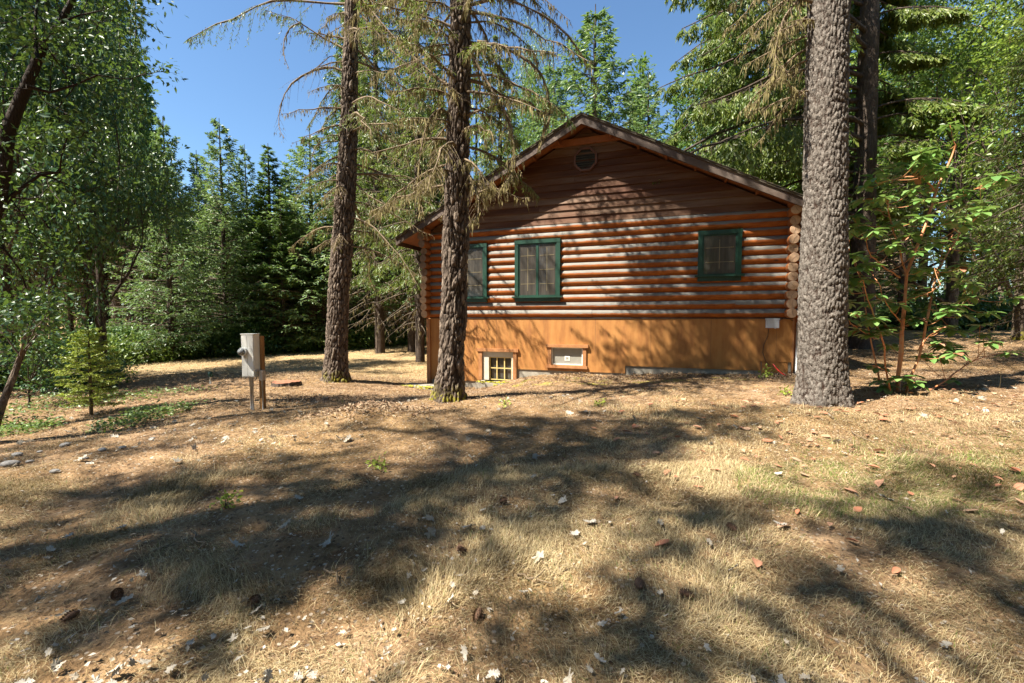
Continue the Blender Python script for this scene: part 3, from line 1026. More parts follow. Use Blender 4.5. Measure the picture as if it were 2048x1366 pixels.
def bough_curves(S, AZ, L, rise, droop, tip, g, k=8, wob=.06):
    """curved boughs: S [n,3] start, AZ azimuth, L length; z = L(rise t - droop t^2 + tip t^4)"""
    n = len(S)
    t = np.linspace(0, 1, k)[None, :, None]
    d = np.stack([np.cos(AZ), np.sin(AZ), 0 * AZ], 1)[:, None]
    sd_ = np.stack([-np.sin(AZ), np.cos(AZ), 0 * AZ], 1)[:, None]
    Lx = L[:, None, None]
    z = rise[:, None, None] * t - droop[:, None, None] * t ** 2 + tip[:, None, None] * t ** 4
    P = S[:, None] + d * Lx * t * .95 + UP * Lx * z
    w = (g.random((n, 1, 1)) - .5) * wob * 3 * t ** 2 + (g.random((n, k, 1)) - .5) * wob * t
    return P + sd_ * Lx * w + UP * Lx * (g.random((n, k, 1)) - .5) * wob * .5 * t


def sprays(g, P, L, nt, nc, tl=.38, cl=.16, cw=.045, hang=.15, needle_mb=None, wood_mb=None, t0=.15, nmat=0, wr=.004, fill=1.0, flat=.8):
    """side twigs with needle shoots on boughs P [n,k,3]"""
    n = len(P)
    t = t0 + (1 - t0) * (np.arange(nt)[None] + g.random((n, nt))) / nt
    B, T = interp(P, t)
    side = np.where(np.arange(nt)[None] % 2 == 0, 1., -1.)[..., None]
    lat = nrm(np.cross(T, UP))
    tw = nrm(T * (.55 + .3 * g.random((n, nt, 1))) + lat * side * flat - UP * (hang + .25 * g.random((n, nt, 1))) + g.normal(size=(n, nt, 3)) * .12)
    tlen = L[:, None] * tl * (1.08 - t) * (.6 + .6 * g.random((n, nt))) + cl * .5
    B, tw, tlen = B.reshape(-1, 3), tw.reshape(-1, 3), tlen.reshape(-1)
    m = len(B)
    s = (np.linspace(0, 1, 4))[None, :, None]
    TP = B[:, None] + tw[:, None] * tlen[:, None, None] * s - UP * tlen[:, None, None] * (.25 * hang + .12) * s ** 2
    if wood_mb is not None:
        wood_mb.tubes(TP, np.linspace(wr, wr * .3, 4)[None].repeat(m, 0), 3, 0, cap=False)
    if needle_mb is not None:
        if fill < 1:
            keep = g.random(m) < fill
            TP, tw, tlen = TP[keep], tw[keep], tlen[keep]
            m = len(TP)
        u = (np.arange(nc)[None] + g.random((m, nc))) / nc
        C, CT = interp(TP, .08 + .92 * u)
        lt = nrm(np.cross(CT, UP))
        sd2 = np.where(np.arange(nc)[None] % 2 == 0, 1., -1.)[..., None]
        D = CT * .75 + lt * sd2 * .6 - UP * (.1 + hang * .7) + g.normal(size=(m, nc, 3)) * .28
        N = UP * .45 + g.normal(size=(m, nc, 3)) * .7
        Lc = cl * (.6 + .7 * g.random((m, nc)))
        needle_mb.cards(C.reshape(-1, 3), D.reshape(-1, 3), N.reshape(-1, 3), Lc.reshape(-1), (cw * (.7 + .6 * g.random((m, nc)))).reshape(-1), nmat, .5, .12)
    return TP


def lichen(g, mb, P, n_per, lmin, lmax, w=.022, t0=.1):
    n = len(P)
    t = t0 + (1 - t0) * g.random((n, n_per))
    B, _ = interp(P, t)
    B = B.reshape(-1, 3)
    m = len(B)
    L = (lmin + (lmax - lmin) * g.random(m) ** 2)
    for k in range(2):
        D = -UP[None] + g.normal(size=(m, 3)) * .16
        N = g.normal(size=(m, 3)) * [1, 1, .1]
        mb.cards(B + g.normal(size=(m, 3)) * .012, D, N, L * (.6 + .5 * g.random(m)), w * (.6 + .8 * g.random(m)), 0, .35)


def trunk_mesh(pts, rad, seed=0, sides=16, rings=40, rough=.06, flare=0.0):
    """tapering trunk with uneven bark relief"""
    pts = np.asarray(pts, float); rad = np.asarray(rad, float)
    s = np.linspace(0, 1, len(pts)); q = np.linspace(0, 1, rings)
    P = np.stack([np.interp(q, s, pts[:, i]) for i in range(3)], 1)
    r = np.interp(q, s, rad)
    mb = MB()
    th = np.arange(sides) / sides * 2 * math.pi
    C, S_ = np.cos(th)[None], np.sin(th)[None]
    rr = r[:, None] * (1 + rough * (fbm(C * 2 + seed, S_ * 2, P[:, 2:3] * 1.6, 3) - .5) * 2)
    v = np.stack([P[:, 0:1] + C * rr, P[:, 1:2] + S_ * rr, P[:, 2:3] + 0 * C], -1).reshape(-1, 3)
    k = np.arange(rings - 1)[:, None] * sides
    j = np.arange(sides)[None]; j2 = (j + 1) % sides
    mb.add(v, np.stack([k + j, k + j2, k + sides + j2, k + sides + j], -1).reshape(-1, 4), 0, True)
    return mb


def conifer(H, Rr, base, seed, needle, label='', rise=.15, droop=.45, tip=.25, tr=.14, cl=.17, cw=.05, nb=150, nt=16, nc=7, hang=.15, bare=0.0, lich=0, shape=.85, twigs=True, cat='tree', name='fir_tree', barkm='bark_dark', tl=.38):
    g = np.random.default_rng(seed)
    root = thing(name, (0, 0, 0), label, cat)
    pts = [(0, 0, -.4), (.02, .01, H * .3), (.0, .03, H * .7), (0, 0, H)]
    trunk_mesh(pts, [tr * 1.25, tr, tr * .55, .012], seed, 10, 30).build('trunk', M[barkm], root)
    h = base + (H - base) * (1 - (1 - (np.arange(nb) + g.random(nb)) / nb) ** (1 / 1.5))
    h = h * .985
    q = (h - base) / (H - base)
    prof = (1 - q) ** shape * np.clip(.55 + q * 3, 0, 1)
    L = Rr * prof * (.65 + .5 * g.random(nb)) + .08
    az = np.arange(nb) * 2.4 + g.normal(size=nb) * .4
    S = np.stack([np.interp(h, [p[2] for p in pts], [p[0] for p in pts]), np.interp(h, [p[2] for p in pts], [p[1] for p in pts]), h], 1)
    P = bough_curves(S, az, L, rise + .5 * q ** 2 + g.normal(size=nb) * .08, droop * (1 - .6 * q) + g.normal(size=nb) * .06, np.full(nb, tip), g)
    wm, nm = MB(), MB()
    wm.tubes(P, (.006 + .012 * L[:, None]) * np.linspace(1, .15, 8)[None], 4, 0, cap=False)
    live = h > base + bare * (H - base)
    sprays(g, P[live], L[live], nt, nc, tl, cl, cw, hang, nm, wm if twigs else None)
    if (~live).any(): sprays(g, P[~live], L[~live], max(6, nt // 2), nc, tl * .6, cl, cw, hang, None, wm, wr=.006)
    wm.build('branches', M['dead_twig'] if bare > .3 else M['twig'], root)
    nm.build('crown', needle, root)
    if lich:
        lm = MB(); lichen(g, lm, P, lich, .06, .3, .03); lm.build('lichen', M['moss'], root)
    return root


def grow(g, p, d, L, r, depth, segs, tips, spread=.6, ratio=.72, curl=.25, upb=.15):
    """recursive limbs"""
    n = 5
    pts = [np.array(p, float)]
    dd = nrm(np.array(d, float))
    for i in range(n - 1):
        dd = nrm(dd + g.normal(size=3) * curl * .5 + UP * upb * .3)
        pts.append(pts[-1] + dd * L / (n - 1))
    segs.append((np.array(pts), np.linspace(r, r * .62, n)))
    if depth == 0:
        tips.append((pts[-1], dd)); tips.append((pts[-2], dd)); return
    if depth == 1: tips.append((pts[-2], dd))
    for k in range(3 if depth > 1 else 4):
        i = g.integers(2, n) if k else n - 1
        nd = nrm(dd + g.normal(size=3) * spread + UP * upb)
        grow(g, pts[i], nd, L * ratio * g.uniform(.75, 1.15), r * (.62 if k == 0 else .45), depth - 1, segs, tips, spread, ratio, curl, upb)


def leaf_cluster(g, mb, tips, n, rad, ll, lw, upn=.8, mat=0):
    T = np.array([t[0] for t in tips]); D0 = np.array([t[1] for t in tips])
    m = len(T)
    off = g.normal(size=(m, n, 3)) * rad * [1, 1, .75]
    P = (T[:, None] + off).reshape(-1, 3)
    D = (nrm(off) * .7 + D0[:, None] * .3 + g.normal(size=(m, n, 3)) * .5 - UP * .15).reshape(-1, 3)
    N = (UP * upn + g.normal(size=(m, n, 3)) * .75).reshape(-1, 3)
    k = len(P)
    mb.cards(P, D, N, ll * (.6 + .8 * g.random(k)), lw * (.6 + .8 * g.random(k)), mat, .5, .1)


def broadleaf(H, spread_r, seed, leafm, label, base=.25, n=16, ll=.11, lw=.06, depth=4, tr=.15, lean=(0, 0), barkm='bark_dark', rad=.22, name='broadleaf_tree', cat='tree', low=True, stems=1):
    g = np.random.default_rng(seed)
    root = thing(name, (0, 0, 0), label, cat)
    segs, tips = [], []
    k = 6
    q = np.linspace(0, 1, k)
    pts = np.stack([lean[0] * q ** 1.3 + g.normal(size=k) * .06 * q, lean[1] * q ** 1.3 + g.normal(size=k) * .06 * q, -.3 + (H * .8 + .3) * q], 1)
    trunk_mesh(pts, np.linspace(tr * 1.2, tr * .25, k), seed, 12, 40, .1).build('trunk', M[barkm], root)
    nb = 13
    for i in range(nb):
        hq = base + (1 - base) * (i + g.random()) / nb
        p = np.array([np.interp(hq, q, pts[:, j]) for j in range(3)])
        az = i * 2.4 + g.normal() * .4
        L = spread_r * (.30 + .25 * math.sin(math.pi * min(1, (hq - base) / (1 - base) * .8 + .2)))
        d = np.array([math.cos(az), math.sin(az), .35 + .9 * hq ** 2])
        grow(g, p, d, L, tr * .45 * (1.1 - hq), depth - 1, segs, tips, .55, .74, .35, .12)
    wm, lm = MB(), MB()
    wm.tubes(np.array([s[0] for s in segs]), np.array([s[1] for s in segs]), 5, 0, cap=False)
    wm.build('branches', M[barkm], root)
    leaf_cluster(g, lm, tips, n, rad, ll, lw)
    lm.build('crown', leafm, root)
    return root


def place(o, x, y, rz=0, s=1, sz=None, label=None, group=None, z=None):
    o.location = (x, y, gzs(x, y) if z is None else z)
    o.rotation_euler = (0, 0, rz)
    o.scale = (s, s, sz or s)
    if label: o['label'] = label
    if group: o['group'] = group
    return o


# ------------------------------------------------------------------ the three near trunks, bark modelled in relief
def bark_trunk(name, edges, Y, seed, style, label, barkm, extra_top=None, cat='tree'):
    """edges: rows (v, left u, right u) of the visible outline, turned into a round trunk at depth Y"""
    rows = []
    for v, a, b in edges:
        pl, pr = at(a, v, Y), at(b, v, Y)
        rows.append(((pl + pr) / 2, (pr[0] - pl[0]) / 2))
    rows.sort(key=lambda r: r[0][2])
    base = rows[0][0]
    g0 = gzs(base[0], base[1])
    root = thing(name, (base[0], base[1], g0), label, cat)
    Z = np.array([r[0][2] for r in rows]); X = np.array([r[0][0] for r in rows]); Rr = np.array([r[1] for r in rows])
    # carry on above the frame
    ztop = extra_top
    Z = np.concatenate([[g0 - .35], Z, [ztop]]); X = np.concatenate([[X[0]], X, [X[-1] + (X[-1] - X[-2]) / (Z[-2] - Z[-3]) * (ztop - Z[-2]) * .5]]); Rr = np.concatenate([[Rr[0] * 1.15], Rr, [Rr[-1] * .35]])
    sides, zlo, zsplit = 150, g0 - .35, 7.6
    zs = np.concatenate([np.arange(zlo, zsplit, .016), np.arange(zsplit, ztop, .12), [ztop]])
    cx = np.interp(zs, Z, X); rr = np.interp(zs, Z, Rr)
    ker = np.ones(31) / 31
    nlow = int((zsplit - zlo) / .016)
    pad = np.pad(rr[:nlow], 15, 'edge'); rr[:nlow] = np.convolve(pad, ker, 'valid')
    pad = np.pad(cx[:nlow], 15, 'edge'); cx[:nlow] = np.convolve(pad, ker, 'valid')
    th = np.arange(sides) / sides * 2 * math.pi
    C, S_ = np.cos(th)[None], np.sin(th)[None]
    zz = zs[:, None]
    R0 = rr[:, None]
    rot = zz * .25 * (1 if style == 'fir' else .2)
    Cx, Sx = np.cos(th[None] + rot * .3), np.sin(th[None] + rot * .3)
    px, py = Cx * R0, Sx * R0
    if style == 'fir':
        w = (fbm(px * 8, py * 8, zz * 3 + seed, 2) - .5) * .9
        f1, f2 = worley(px * 17 + w + seed, py * 17 + w, zz * 4.4 + w * 2 + 0 * px)
        plate = np.clip((f2 - f1) * 2.2, 0, 1) ** .7
        n2 = fbm(px * 60, py * 60, zz * 26, 3)
        n1 = fbm(px * 6, py * 6, zz * 2.2 + seed, 3)
        disp = .036 * (plate - .6) + .030 * (n2 - .5) + .05 * (n1 - .5)
    else:
        w = (fbm(px * 12, py * 12, zz * 8 + seed, 2) - .5) * .8
        f1, f2 = worley(px * 26 + w + seed, py * 26 + w, zz * 9.5 + w + 0 * px)
        plate = np.clip((f2 - f1) * 2.6, 0, 1) ** .6
        n1 = fbm(px * 5, py * 5, zz * 3 + seed, 3)
        n2 = fbm(px * 90, py * 90, zz * 70, 2)
        disp = .026 * (plate - .7) + .016 * (n2 - .5) + .022 * (n1 - .5)
    # root flare
    fl = np.exp(-np.clip(zz - g0, 0, None) / .22) * ((.05 if style == 'fir' else .03) + .05 * np.cos(th[None] * 5 + seed))
    rad = R0 * (1 if style == 'fir' else .95) + disp * np.clip(R0 / .18, .3, 1) + fl * R0 * 2.2
    v = np.stack([cx[:, None] - base[0] + C * rad, S_ * rad + 0 * zz, zz - g0 + 0 * C], -1).reshape(-1, 3)
    k = np.arange(len(zs) - 1)[:, None] * sides
    j = np.arange(sides)[None]; j2 = (j + 1) % sides
    mb = MB()
    mb.add(v, np.stack([k + j, k + j2, k + sides + j2, k + sides + j], -1).reshape(-1, 4), 0, True, (plate + 0 * rad).ravel())
    mb.build('trunk', M[barkm], root, 'plate')
    axis = lambda z: (np.interp(z, Z, X) - base[0], 0.0, z - g0)
    return root, axis, (lambda z: np.interp(z, Z, Rr)), base, g0


def poly(pix, Y0, dY=0.0, root_loc=(0, 0, 0), k=8):
    """a branch whose course follows the photograph, running through real depth Y0..Y0+dY"""
    n = len(pix)
    P = np.array([at(u, v, Y0 + dY * i / max(1, n - 1)) for i, (u, v) in enumerate(pix)]) - np.array(root_loc)
    s = np.linspace(0, 1, n); q = np.linspace(0, 1, k)
    # smooth the corners a little
    Q = np.stack([np.interp(q, s, P[:, i]) for i in range(3)], 1)
    return Q


gF = np.random.default_rng(11)


def dress(root, axis, radf, g0, boughs, traced, seed, top, needle):
    """boughs: (z, azimuth deg, length, rise, droop, live 0..1, lichen n); traced: (pixels, Y0, dY, live, lichen n)"""
    g = np.random.default_rng(seed)
    wm, nm, lm = MB(), MB(), MB()
    loc = np.array(root.location)
    for z, az, L, rise, droop, live, li in boughs:
        a = R(az)
        c = np.array(axis(z))
        c = c + np.array([math.cos(a), math.sin(a), 0]) * radf(z) * .7
        P = bough_curves(c[None], np.array([a]), np.array([L]), np.array([rise]), np.array([droop]), np.array([.12]), g, 9, .09)
        wm.tubes(P, np.linspace(.010 + .008 * L, .003, 9)[None] * (1 + .2 * g.normal(size=(1, 9))), 6)
        nt = int(9 * L) + 6
        TP = sprays(g, P, np.array([L]), nt, 14, .34, .085, .016, .35, nm if live else None, wm, .12, wr=.0045, fill=max(live, .01))
        if li:
            lichen(g, lm, P, int(li * L * 3.5), .05, .26, .02)
            lichen(g, lm, TP, max(1, li // 4), .03, .16, .014)
    for pix, Y0, dY, live, li in traced:
        P = poly(pix, Y0, dY, loc, 12)[None]
        L = float(np.linalg.norm(np.diff(P[0], axis=0), axis=1).sum())
        wm.tubes(P, np.linspace(.010 + .006 * L, .003, 12)[None] * (1 + .2 * g.normal(size=(1, 12))), 6)
        TP = sprays(g, P, np.array([L]), int(9 * L) + 4, 14, .26, .085, .016, .45, nm if live else None, wm, .1, wr=.004, fill=max(live, .01))
        if li:
            lichen(g, lm, P, int(li * L * 3.5), .05, .26, .02)
            lichen(g, lm, TP, max(1, li // 4), .03, .14, .014)
    # the crown above the frame
    if top:
        zt0, zt1, nb, Lm = top
        h = zt0 + (zt1 - zt0) * (np.arange(nb) + g.random(nb)) / nb
        q = (h - zt0) / (zt1 - zt0)
        L = Lm * (1 - q) ** .7 * (.6 + .5 * g.random(nb)) + .2
        S = np.array([axis(z) for z in h])
        P = bough_curves(S, np.arange(nb) * 2.4 + g.random(nb), L, .1 + .4 * q, .45 * (1 - q), np.full(nb, .2), g)
        wm.tubes(P, (.006 + .011 * L[:, None]) * np.linspace(1, .2, 8)[None], 4, cap=False)
        sprays(g, P, L, 16, 8, .36, .16, .05, .3, nm, wm)
    wm.build('branches', M['dead_twig'], root)
    nm.build('crown', M[needle], root)
    if lm.n: lm.build('lichen', M['moss'], root)


# middle fir
MIDY = 7.2
mid, ax, rf, _, g0 = bark_trunk('fir_tree', [(800, 864, 931), (770, 871, 929), (700, 880, 928), (600, 883, 932), (480, 887, 936), (300, 893, 939), (100, 899, 941), (0, 902, 943)],
                                MIDY, 3.3, 'fir', 'rugged dark fir trunk in front of the cabin\'s left end', 'bark_near', 19)
B = []
gg = np.random.default_rng(5)
for k in range(54):
    z = 3.4 + 4.2 * (k + gg.random()) / 54
    az = k * 137.5 + gg.normal() * 20
    B.append((z, az, gg.uniform(.7, 1.9) * (.8 + .1 * (z - 3)), gg.uniform(-.25, .3), gg.uniform(.3, .8), (.0 if gg.random() < .45 else .5), int(gg.uniform(8, 20))))
for k in range(70):                                 # heavy boughs just above the frame: their shadows rake the cabin wall
    z = 7.7 + 5.0 * (k + gg.random()) / 70
    B.append((z, k * 137.5 + gg.normal() * 20, gg.uniform(1.2, 2.7), gg.uniform(-.1, .3), gg.uniform(.3, .7), .8, 4))
Tm = [([(918, 262), (900, 228), (880, 216), (860, 232), (846, 275), (838, 330), (836, 380), (846, 425)], MIDY, -.5, 0, 14),
      ([(918, 185), (880, 160), (820, 108), (775, 60), (735, 12), (700, -30)], MIDY, .6, .3, 16),
      ([(905, 80), (880, 60), (840, 42), (800, 38)], MIDY, -.6, 0, 16),
      ([(925, 90), (950, 120), (990, 190), (1020, 240), (1030, 300), (1024, 350), (1008, 368)], MIDY, -.8, 0, 18),
      ([(940, 45), (980, 42), (1020, 60), (1060, 95), (1080, 130)], MIDY, .5, 0, 12),
      ([(942, 10), (1000, -8), (1050, 12), (1100, 38), (1145, 80), (1175, 130), (1195, 180)], MIDY, .7, 0, 10),
      ([(938, 160), (975, 170), (1010, 195), (1055, 200), (1085, 230), (1099, 200), (1090, 250), (1078, 290)], MIDY, .4, 0, 12),
      ([(940, 85), (990, 88), (1040, 110), (1080, 140), (1098, 190), (1100, 230), (1090, 262), (1078, 290)], MIDY, -.2, 0, 10),
      ([(930, 330), (948, 372), (958, 400), (956, 430), (940, 445)], MIDY, -.9, 0, 10),
      ([(932, 360), (958, 385), (978, 376), (990, 370), (982, 362)], MIDY, -1.0, 0, 8),
      ([(895, 250), (870, 280), (862, 330), (858, 370)], MIDY, .3, .4, 10),
      ([(925, 100), (895, 88), (860, 92), (835, 105), (800, 100)], MIDY, -.3, .3, 12)]
dress(mid, ax, rf, g0, B, Tm, 21, (8.2, 19, 60, 2.6), 'needle_y')
mid['category'] = 'tree'

# left fir
LEFY = 10.8
lef, ax, rf, _, g0 = bark_trunk('fir_tree', [(762, 646, 699), (735, 651, 693), (650, 655, 694), (600, 657, 696), (480, 665, 706), (380, 673, 711), (250, 681, 714), (100, 688, 714), (0, 691, 716)],
                                LEFY, 8.1, 'fir', 'slender leaning fir trunk left of the cabin with mossy foot', 'bark_near', 21)
B = []
for k in range(56):
    z = 3.0 + 7.0 * (k + gg.random()) / 56
    az = k * 137.5 + gg.normal() * 20
    left = math.cos(R(az)) < -.2
    B.append((z, az, gg.uniform(1.0, 2.6) * (.55 if left else 1), gg.uniform(-.2, .3), gg.uniform(.3, .8), (.75 if gg.random() < (.2 if left else .6) else 0), int(gg.uniform(4, 10))))
Tl = [([(686, 96), (650, 78), (610, 52), (585, 36), (560, 30), (530, 20)], LEFY, -.6, .8, 4),
      ([(692, 8), (640, 6), (590, 0), (540, 2), (500, 18), (470, 38), (425, 50), (400, 66), (376, 78)], LEFY, -.8, 1, 3),
      ([(686, 142), (665, 134), (640, 136), (610, 148), (585, 165), (568, 190), (560, 215), (556, 245), (560, 262), (568, 276)], LEFY, -.5, 0, 1),
      ([(683, 112), (660, 112), (640, 130), (625, 140)], LEFY, .3, 0, 1),
      ([(600, 45), (580, 55), (568, 80), (567, 110), (576, 135)], LEFY - .4, -.2, 0, 1),
      ([(676, 282), (655, 283), (632, 290), (624, 310), (622, 345)], LEFY, -.3, 0, 2),
      ([(672, 390), (655, 393), (640, 403), (626, 414)], LEFY, -.4, 0, 2),
      ([(714, 255), (745, 262), (780, 280), (810, 295), (835, 300)], LEFY, .4, .4, 10),
      ([(710, 365), (735, 390), (770, 410), (800, 418), (830, 422)], LEFY, -.4, .5, 8),
      ([(712, 335), (740, 352), (775, 365), (805, 372)], LEFY, .5, .5, 8),
      ([(714, 55), (760, 58), (800, 62), (840, 66)], LEFY, .6, .6, 14),
      ([(716, 20), (750, 60), (790, 110), (830, 140), (870, 165)], LEFY, -.6, .4, 12),
      ([(680, 170), (660, 180), (645, 200), (630, 230), (612, 260)], LEFY, -.2, .9, 4),
      ([(678, 215), (655, 235), (640, 262)], LEFY, -.2, .9, 4)]
dress(lef, ax, rf, g0, B, Tl, 22, (10.5, 21, 50, 2.7), 'needle_y')

# right pine
RIGY = 5.9
rig, ax, rf, _, g0 = bark_trunk('pine_tree', [(805, 1597, 1697), (770, 1599, 1690), (700, 1602, 1687), (600, 1601, 1689), (400, 1611, 1689), (200, 1614, 1691), (0, 1621, 1693)],
                                RIGY, 5.2, 'pine', 'thick pale grey pine trunk overlapping the cabin\'s right end', 'bark_pine', 21)
B = []
for k in range(16):
    z = 4.2 + 2.2 * (k + gg.random()) / 16
    B.append((z, gg.uniform(120, 200), gg.uniform(.5, 1.15), gg.uniform(-.3, .2), gg.uniform(.2, .7), 0, 10))
Tr = [([(1640, 10), (1600, -5), (1570, 30), (1560, 60), (1550, 100), (1552, 130), (1545, 160)], RIGY, -.3, 0, 14),
      ([(1612, 40), (1590, 50), (1565, 60), (1545, 66)], RIGY, -.3, 0, 4),
      ([(1616, 182), (1600, 184), (1585, 176), (1572, 160)], RIGY, -.2, 0, 8),
      ([(1614, 120), (1590, 130), (1575, 145), (1560, 128)], RIGY, .2, 0, 8),
      ([(1690, 48), (1698, 46), (1707, 47), (1704, 60)], RIGY, 0, 0, 10)]
dress(rig, ax, rf, g0, B, Tr, 23, (9.5, 21, 70, 2.6), 'needle')

# ------------------------------------------------------------------ background forest
protos = {}
protos['young'] = conifer(9.5, 2.7, .4, 31, M['needle_b'], shape=1.0, nb=150, nt=15, nc=6, cl=.15, cw=.045, tr=.09, rise=.28, droop=.5, tip=.3)
protos['mid'] = conifer(11, 3.4, .6, 32, M['needle_b'], shape=.95, nb=170, nt=15, nc=6, cl=.17, cw=.055, tr=.12, rise=.3, droop=.55, tip=.3)
protos['slim'] = conifer(14, 2.5, 1.0, 33, M['needle'], shape=1.1, nb=190, nt=13, nc=6, cl=.2, cw=.06, tr=.13, rise=.3, droop=.5)
protos['tall'] = conifer(19, 3.1, 2.2, 34, M['needle'], nb=230, nt=16, nc=6, cl=.24, cw=.075, tr=.22, hang=.3, bare=.1)
protos['pole'] = conifer(17, 2.0, 1.0, 35, M['needle'], nb=170, nt=12, nc=6, cl=.2, cw=.06, tr=.11, bare=.35, hang=.2)
protos['mossy'] = conifer(15, 2.6, 1.2, 36, M['needle_y'], nb=200, nt=15, nc=6, cl=.16, cw=.045, tr=.15, bare=.12, lich=8, hang=.4, rise=.1, droop=.7)
protos['oak'] = broadleaf(11, 4.6, 41, M['leaf'], '', depth=4, n=20, ll=.17, lw=.09, base=.12, rad=.3, tr=.17)
protos['oak2'] = broadleaf(9, 4.4, 42, M['leaf_y'], '', depth=4, n=15, ll=.11, lw=.058, base=.1, rad=.3, tr=.13, barkm='bark')
_used = set()


def tree(kind, u, Y, s=1.0, label='', group=None, rz=None, top=None, x=None, sr=None):
    """a copy of a prototype standing at pixel column u and depth Y; top = pixel row of its tip"""
    o = protos[kind]
    if kind in _used: o = copy_tree(o)
    _used.add(kind)
    X = (u - 1024) / F_PX * Y if x is None else x
    z = gzs(X, Y)
    sz = s
    if top is not None:
        H = {'young': 9.5, 'mid': 11, 'slim': 14, 'tall': 19, 'pole': 17, 'mossy': 15, 'oak': 10, 'oak2': 8.2}[kind]
        sz = (at(u, top, Y)[2] - z) / H
        s = sz if sr is None else sr
    place(o, X, Y, random.uniform(0, 6.28) if rz is None else rz, s, sz, label, group)
    return o


T_ = tree
# the visible ones, one by one
T_('young', 342, 17, label='pale green young fir with thin bare tip left of the sky gap', top=232)
T_('mid', 452, 19.3, label='blue-green pointed fir with the tallest tip in the left sky gap', top=236, sr=.85)
T_('young', 500, 20.5, label='thin fir tip rising between the pointed fir and the darker fir at the lawn edge', top=288, sr=.75)
T_('slim', 546, 20, label='dark narrow fir whose tip stands low in the middle of the left sky gap', top=286, sr=.95)
T_('slim', 578, 22, label='small rounded fir tip just left of the leaning trunk\'s tall fir', top=322)
T_('mid', 628, 21, label='broad tapering fir directly behind the slender leaning trunk', top=262, sr=1.15)
T_('young', 405, 21.5, label='bluish fir filling the gap behind the two leftmost pointed firs', top=300)
T_('tall', 207, 21, label='tall fir with straight black trunk behind the glossy broad-leaved tree', top=-330, sr=.95)
T_('tall', 262, 23, label='second tall fir right of the straight black trunk, its boughs edging the sky', top=-60, sr=.62)
T_('tall', 20, 20, label='tall dark fir at the left edge behind the leaning limb', top=-300, sr=.9)
T_('tall', 110, 19, label='tall dark fir deep behind the broad-leaved tree at far left', top=-200, sr=.55)
T_('mossy', 300, 22, label='shaded lichen-hung fir low behind the pale young fir', top=200, sr=.6)
T_('mossy', 760, 19, label='lichen-hung yellowish fir seen between the two near dark trunks', top=-120)
T_('mossy', 840, 16, label='airy fir with sky showing through, just left of the middle trunk', top=-200, sr=.9)
T_('tall', 712, 24, label='grey-trunked fir standing on the far lawn edge between the near trunks', top=-90, sr=.8)
T_('mossy', 1000, 19, label='lichen-hung fir rising over the left slope of the cabin roof', top=60, sr=.9)
T_('mid', 1185, 20, label='full pointed bright fir directly behind the roof ridge', top=8, sr=1.55)
T_('tall', 1440, 21, label='tall fir behind the right roof slope, half hidden by the black-trunked fir\'s boughs', top=-200)
T_('tall', 1570, 23, label='tall fir behind the right end of the roof left of the pale pine', top=-250)
T_('mid', 1105, 23, label='lower bright fir left of the roof ridge', top=120, sr=1.2)
T_('oak2', 1070, 26, label='bright broad-leaved tree peeping over the left roof slope', top=170, sr=.6)
T_('mossy', 1255, 27, label='yellowish fir behind the ridge, right of the pointed fir', top=170)
T_('mid', 1290, 26, label='fir tip right of the ridge against the sky', top=140, sr=1.1)
T_('mid', 1560, 27, label='small fir behind the right end of the roof', top=150)
T_('mid', 1460, 25, label='sunlit fir behind the right roof slope', top=100)
T_('pole', 1800, 17, label='dark slim fir just right of the black trunk', top=-200)
T_('tall', 1660, 20, label='dark fir hidden mostly by the thick pale pine', top=-280, sr=.9)
T_('oak2', 1900, 15.5, label='light green broad-leaved tree filling the upper right', top=60, sr=1.25)
T_('oak2', 2040, 13, label='light green broad-leaved tree at the right edge', top=-60, sr=1.2)
T_('oak2', 1840, 20, label='light green broad-leaved tree behind the madrone\'s top', top=170, sr=1.3)
T_('oak2', 1960, 22, label='distant broad-leaved tree low behind the right-hand foliage', top=150, sr=1.5)
T_('mossy', 2090, 9.5, label='lichen-covered fir at the upper right edge', top=-300, sr=.75)
T_('oak', 15, 11, label='glossy dark broad-leaved tree with leaning limb at the far left', top=-120, sr=.75)
T_('oak', 205, 12.5, label='glossy broad-leaved tree reaching into the sky left of the young firs', top=-60, sr=.48)
T_('oak', 105, 19, label='glossy broad-leaved tree low behind the fir sapling', top=200, sr=.6)
T_('oak2', 770, 26, label='low leafy tree at the far lawn edge right of the slender trunk', top=330, sr=.8)
T_('oak', 845, 27, label='dark leafy tree at the far lawn edge beside the cabin corner', top=380, sr=.9)
T_('oak', 800, 28, label='round dark tree behind the lawn, left of the cabin corner', top=430, sr=.8)
# darker ranks behind, nothing tells them apart
rg = random.Random(9)
for i in range(44):
    Y = rg.uniform(19, 33)
    u = (rg.uniform(-100, 320) if i % 3 == 0 else rg.uniform(330, 900)) if i % 5 else rg.uniform(1680, 2300)
    if u < 320: Y = rg.uniform(25, 33)
    k = rg.choice(['pole', 'pole', 'slim', 'tall'])
    if 320 <= u < 690: tp = 340 + rg.uniform(0, 90)
    elif u < 330: tp = rg.uniform(-200, 120)
    else: tp = rg.uniform(0, 250)
    T_(k, u, Y, label='dark crowded forest tree standing in the ranks behind the clearing', group='forest trees behind the clearing', top=tp, sr=rg.uniform(.75, 1.05))
for i in range(14):
    Y = rg.uniform(12.5, 19)
    u = [20, 60, 150, 170, 260, 290, 375, 390, 430, 480, 520, 560, 600, 1790][i]
    Y += 5
    T_('pole', u + rg.uniform(-8, 8), Y + 2, label='slim dark trunk in the shade at the forest edge', group='slim trunks at the forest edge', top=max(rg.uniform(-50, 80), 0) if u < 310 or u > 1700 else rg.uniform(350, 420), sr=.6)


